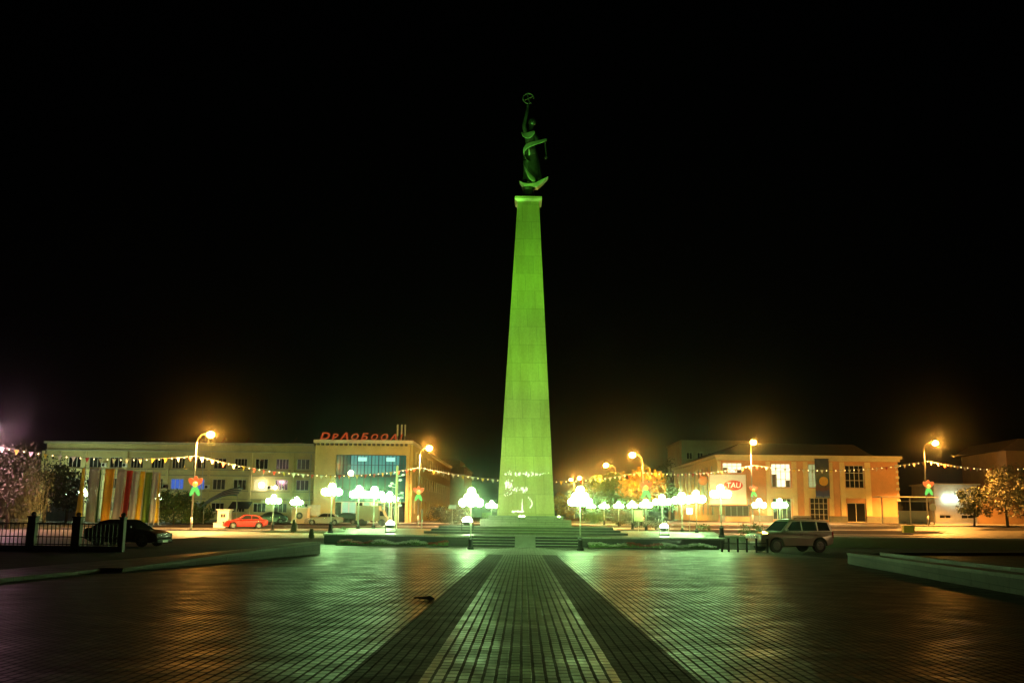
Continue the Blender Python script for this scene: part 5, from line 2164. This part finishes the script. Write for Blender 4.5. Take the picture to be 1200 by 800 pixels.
# low white counter
Y = 105.5
x0 = X(258.5, Y)
T = thing('white_counter', 'low white box counter at the kerb left of the red saloon', 'counter', (x0, Y, gz(x0, Y) + 0.005))
m = MB()
m.box((0, 0, 0.24), (1.25, 0.5, 0.48))
ob('body', m, white_p, T, bevel=0.03)
m = MB()
m.box((0, 0, 0.505), (1.35, 0.6, 0.05))
ob('top', m, white_p, T, bevel=0.01)
# navy awning stall
Y = 124
x0 = X(281, Y)
zb = gz(x0, Y)
T = thing('awning_stall', 'stall with dark navy awning behind the red saloon', 'stall', (x0, Y, zb))
aw = X(293, Y) - X(269, Y)
m = MB()
m.prism([(-0.9, 1.75), (0.9, 2.6), (0.9, 2.66), (-0.95, 1.8)], -aw / 2, aw / 2, 'YZ')
ob('awning', m, mat('awning_navy', (0.015, 0.02, 0.05), 0.7, 0, 0.1), T)
for s in (-1, 1):
    for yy, hz_ in ((-0.8, 1.8), (0.85, 2.55)):
        m = MB()
        m.tube([(s * aw * 0.45, yy, 0), (s * aw * 0.45, yy, hz_)], 0.04, 6)
        ob('post', m, galv, T)
m = MB()
m.box((0.2, 0, 0.5), (aw * 0.7, 0.7, 1.0))
ob('counter', m, mat('stall_pale', (0.4, 0.45, 0.3), 0.6, 0, 0.1), T)
# white booth with round emblem
Y = 124
x0 = X(351, Y)
zb = gz(x0, Y)
T = thing('emblem_booth', 'white booth bearing a dark round emblem beside glass fronted building', 'booth', (x0, Y, zb))
bw2 = X(360.5, Y) - X(341.5, Y)
bh2 = th(351, 595, Y)
m = MB()
m.span(-bw2 / 2, bw2 / 2, 0, 1.4, 0, bh2)
ob('body', m, mat('booth_cream', (0.7, 0.6, 0.36), 0.6, 0, 0.06, 2), T, bevel=0.04)
m = MB()
m.span(-bw2 / 2 - .1, bw2 / 2 + .1, -0.12, 1.5, bh2 + .002, bh2 + .12)
ob('roof', m, white_p, T)
m = MB()
m.lathe([(0.42, -0.02), (0.42, 0.02)], (0, -0.024, bh2 * 0.52), 24, 'Y')
ob('round_emblem', m, mat('emblem_green', (0.04, 0.07, 0.04), 0.5, 0, 0.5, 6), T)
m = MB()
m.lathe([(0.2, -0.01), (0.2, 0.01)], (0, -0.056, bh2 * 0.52), 18, 'Y')
ob('emblem_centre', m, mat('emblem_centre_pale', (0.35, 0.38, 0.3), 0.5, 0, 0.4, 8), T)
# white panel sign right of it
Y = 125.5
x0 = X(368, Y)
zb = gz(x0, Y)
T = thing('panel_sign', 'pale panel sign on two legs between the booth and glass front', 'sign', (x0, Y, zb))
m = MB()
m.span(-0.75, 0.75, 0, 0.08, 1.0, 2.3)
ob('panel', m, mat('panel_sign_pale', (0.55, 0.62, 0.58), 0.5, 0, 0.2, 2), T)
m = MB()
for s in (-0.6, 0.6):
    m.tube([(s, 0.14, 0), (s, 0.14, 2.2)], 0.05, 6)
ob('leg', m, galv, T)


def post_sign(px, py, Y, w, h, colm, label, name='post_sign'):
    x = X(px, Y)
    z0 = gz(x, Y)
    zc = Zp(px, py, Y) - z0
    T = thing(name, label, 'sign', (x, Y, z0))
    m = MB()
    m.tube([(0, 0.06, 0), (0, 0.06, zc + h / 2)], 0.035, 8)
    ob('post', m, galv, T)
    m = MB()
    m.span(-w / 2, w / 2, -0.02, 0.02, zc - h / 2, zc + h / 2)
    ob('plate', m, colm, T, bevel=0.01)
    return T


post_sign(530, 593.5, 100, 0.75, 0.4, white_p, 'small pale plate on a thin post left of the obelisk')
post_sign(808, 598.5, 100, 0.6, 0.6, glow('lit_square_sign', (0.9, 1.0, 0.7), 2.5), 'glowing square sign on a post right of floodlight')
post_sign(570.5, 603.5, 104, 1.0, 0.55, mat('board_olive', (0.25, 0.28, 0.15), 0.6, 0, 0.3, 5), 'low framed board beyond the terrace, left of obelisk')
post_sign(748, 604, 108, 0.95, 1.15, mat('board_ochre', (0.35, 0.3, 0.12), 0.6, 0, 0.2, 3), 'ochre notice board standing by the dark bushes')
x = X(494.5, 111)
m = MB()
m.lathe([(0.09, 0), (0.07, 1.6), (0.1, 1.62), (0.1, 2.0), (0.05, 2.1)], (x, 111, gz(x, 111)), 10)
tag(ob('short_post', m, galv), 'short pale post beside the street light at glass front', 'post')

# tall pale column with white petal lamps
Y = 90
x = X(464, Y)
z0 = gz(x, Y) + 0.03
T = thing('decorative_column', 'tall pale column with white petals before the glass front', 'column', (x, Y, z0))
hc = Zp(464, 545, Y) - z0
m = MB()
m.lathe([(0.3, 0), (0.3, 0.2), (0.13, 0.3), (0.11, hc - 0.1), (0.04, hc)], (0, 0, 0), 12)
ob('shaft', m, mat('pale_column_paint', (0.6, 0.5, 0.3), 0.5, 0, 0.1, 2), T)
for dx, py in ((0.55, 556), (0.3, 562), (-0.45, 566), (-0.6, 569), (0.5, 577), (0.42, 583), (0.35, 592)):
    m = MB()
    zc = Zp(464, py, Y) - z0
    m.ball((dx, 0, zc), 0.17, 10, 0.6)
    m.tube([(0, 0, zc - 0.15), (dx * .6, 0, zc - 0.1), (dx, 0, zc - 0.02)], 0.02, 6)
    ob('petal', m, mat('white_petal', (0.75, 0.8, 0.72), 0.4, 0, 0.05, emit=(0.7, 1, 0.8), estr=0.5), T, smooth=True)

# low dark railing beside the off-road car
Y = 56.5
x0 = X(845, Y)
T = thing('low_railing', 'low dark post and chain railing left of the off-road car', 'railing', (x0, Y, gz(0, Y)))
for px in (845, 852.5, 862.5, 872.5, 883, 895):
    m = MB()
    hgt = 0.72 if px > 850 else 0.55
    m.box((X(px, Y) - x0, (px - 845) * -0.012, hgt / 2), (0.1, 0.1, hgt))
    m.box((X(px, Y) - x0, (px - 845) * -0.012, hgt + 0.02), (0.13, 0.13, 0.04))
    ob('post', m, iron, T)
m = MB()
for z in (0.16, 0.5):
    m.tube([(0, 0, z), (X(895, Y) - x0, -0.6, z)], 0.022, 6)
ob('rail', m, iron, T)

# crushed bottle on the plaza
gy = 18.2
bx = X(501, gy)
T = thing('crushed_bottle', 'crushed pale plastic bottle lying on the left paving', 'litter', (bx, gy, ptop(gy) + 0.012), R(6))
m = MB()
m.lathe([(0.012, -0.17), (0.016, -0.13), (0.035, -0.09), (0.03, 0.0), (0.045, 0.07), (0.05, 0.12), (0.02, 0.16)], (0, 0, 0.03), 12, 'X')
for p in m.v:
    p.z = 0.0 + (p.z) * (0.7 + 0.25 * math.sin(p.x * 31))
ob('body', m, mat('clear_plastic', (0.8, 0.82, 0.75), 0.2, 0, 0.15, 12), T, smooth=True)
m = MB()
m.lathe([(0.018, -0.2), (0.018, -0.168)], (0, 0, 0.022), 10, 'X')
ob('cap', m, white_p, T)

# ------------------------------------------------------------------ haze
hzm = bpy.data.materials.new('night_haze')  # added volume; its scatter imitates lens glow round the lamps
hzm.use_nodes = True
tt = hzm.node_tree
tt.nodes.remove(tt.nodes['Principled BSDF'])
pv = tt.nodes.new('ShaderNodeVolumePrincipled')
pv.inputs['Color'].default_value = (0.9, 0.95, 0.9, 1)
pv.inputs['Density'].default_value = 0.00056
pv.inputs['Anisotropy'].default_value = 0.987
tt.links.new(pv.outputs[0], tt.nodes['Material Output'].inputs['Volume'])
m = MB()
m.span(-310, 310, -50, 430, -2.0, 45)
tag(ob('haze', m, hzm), 'thin night haze glowing round the lamps', kind='stuff')
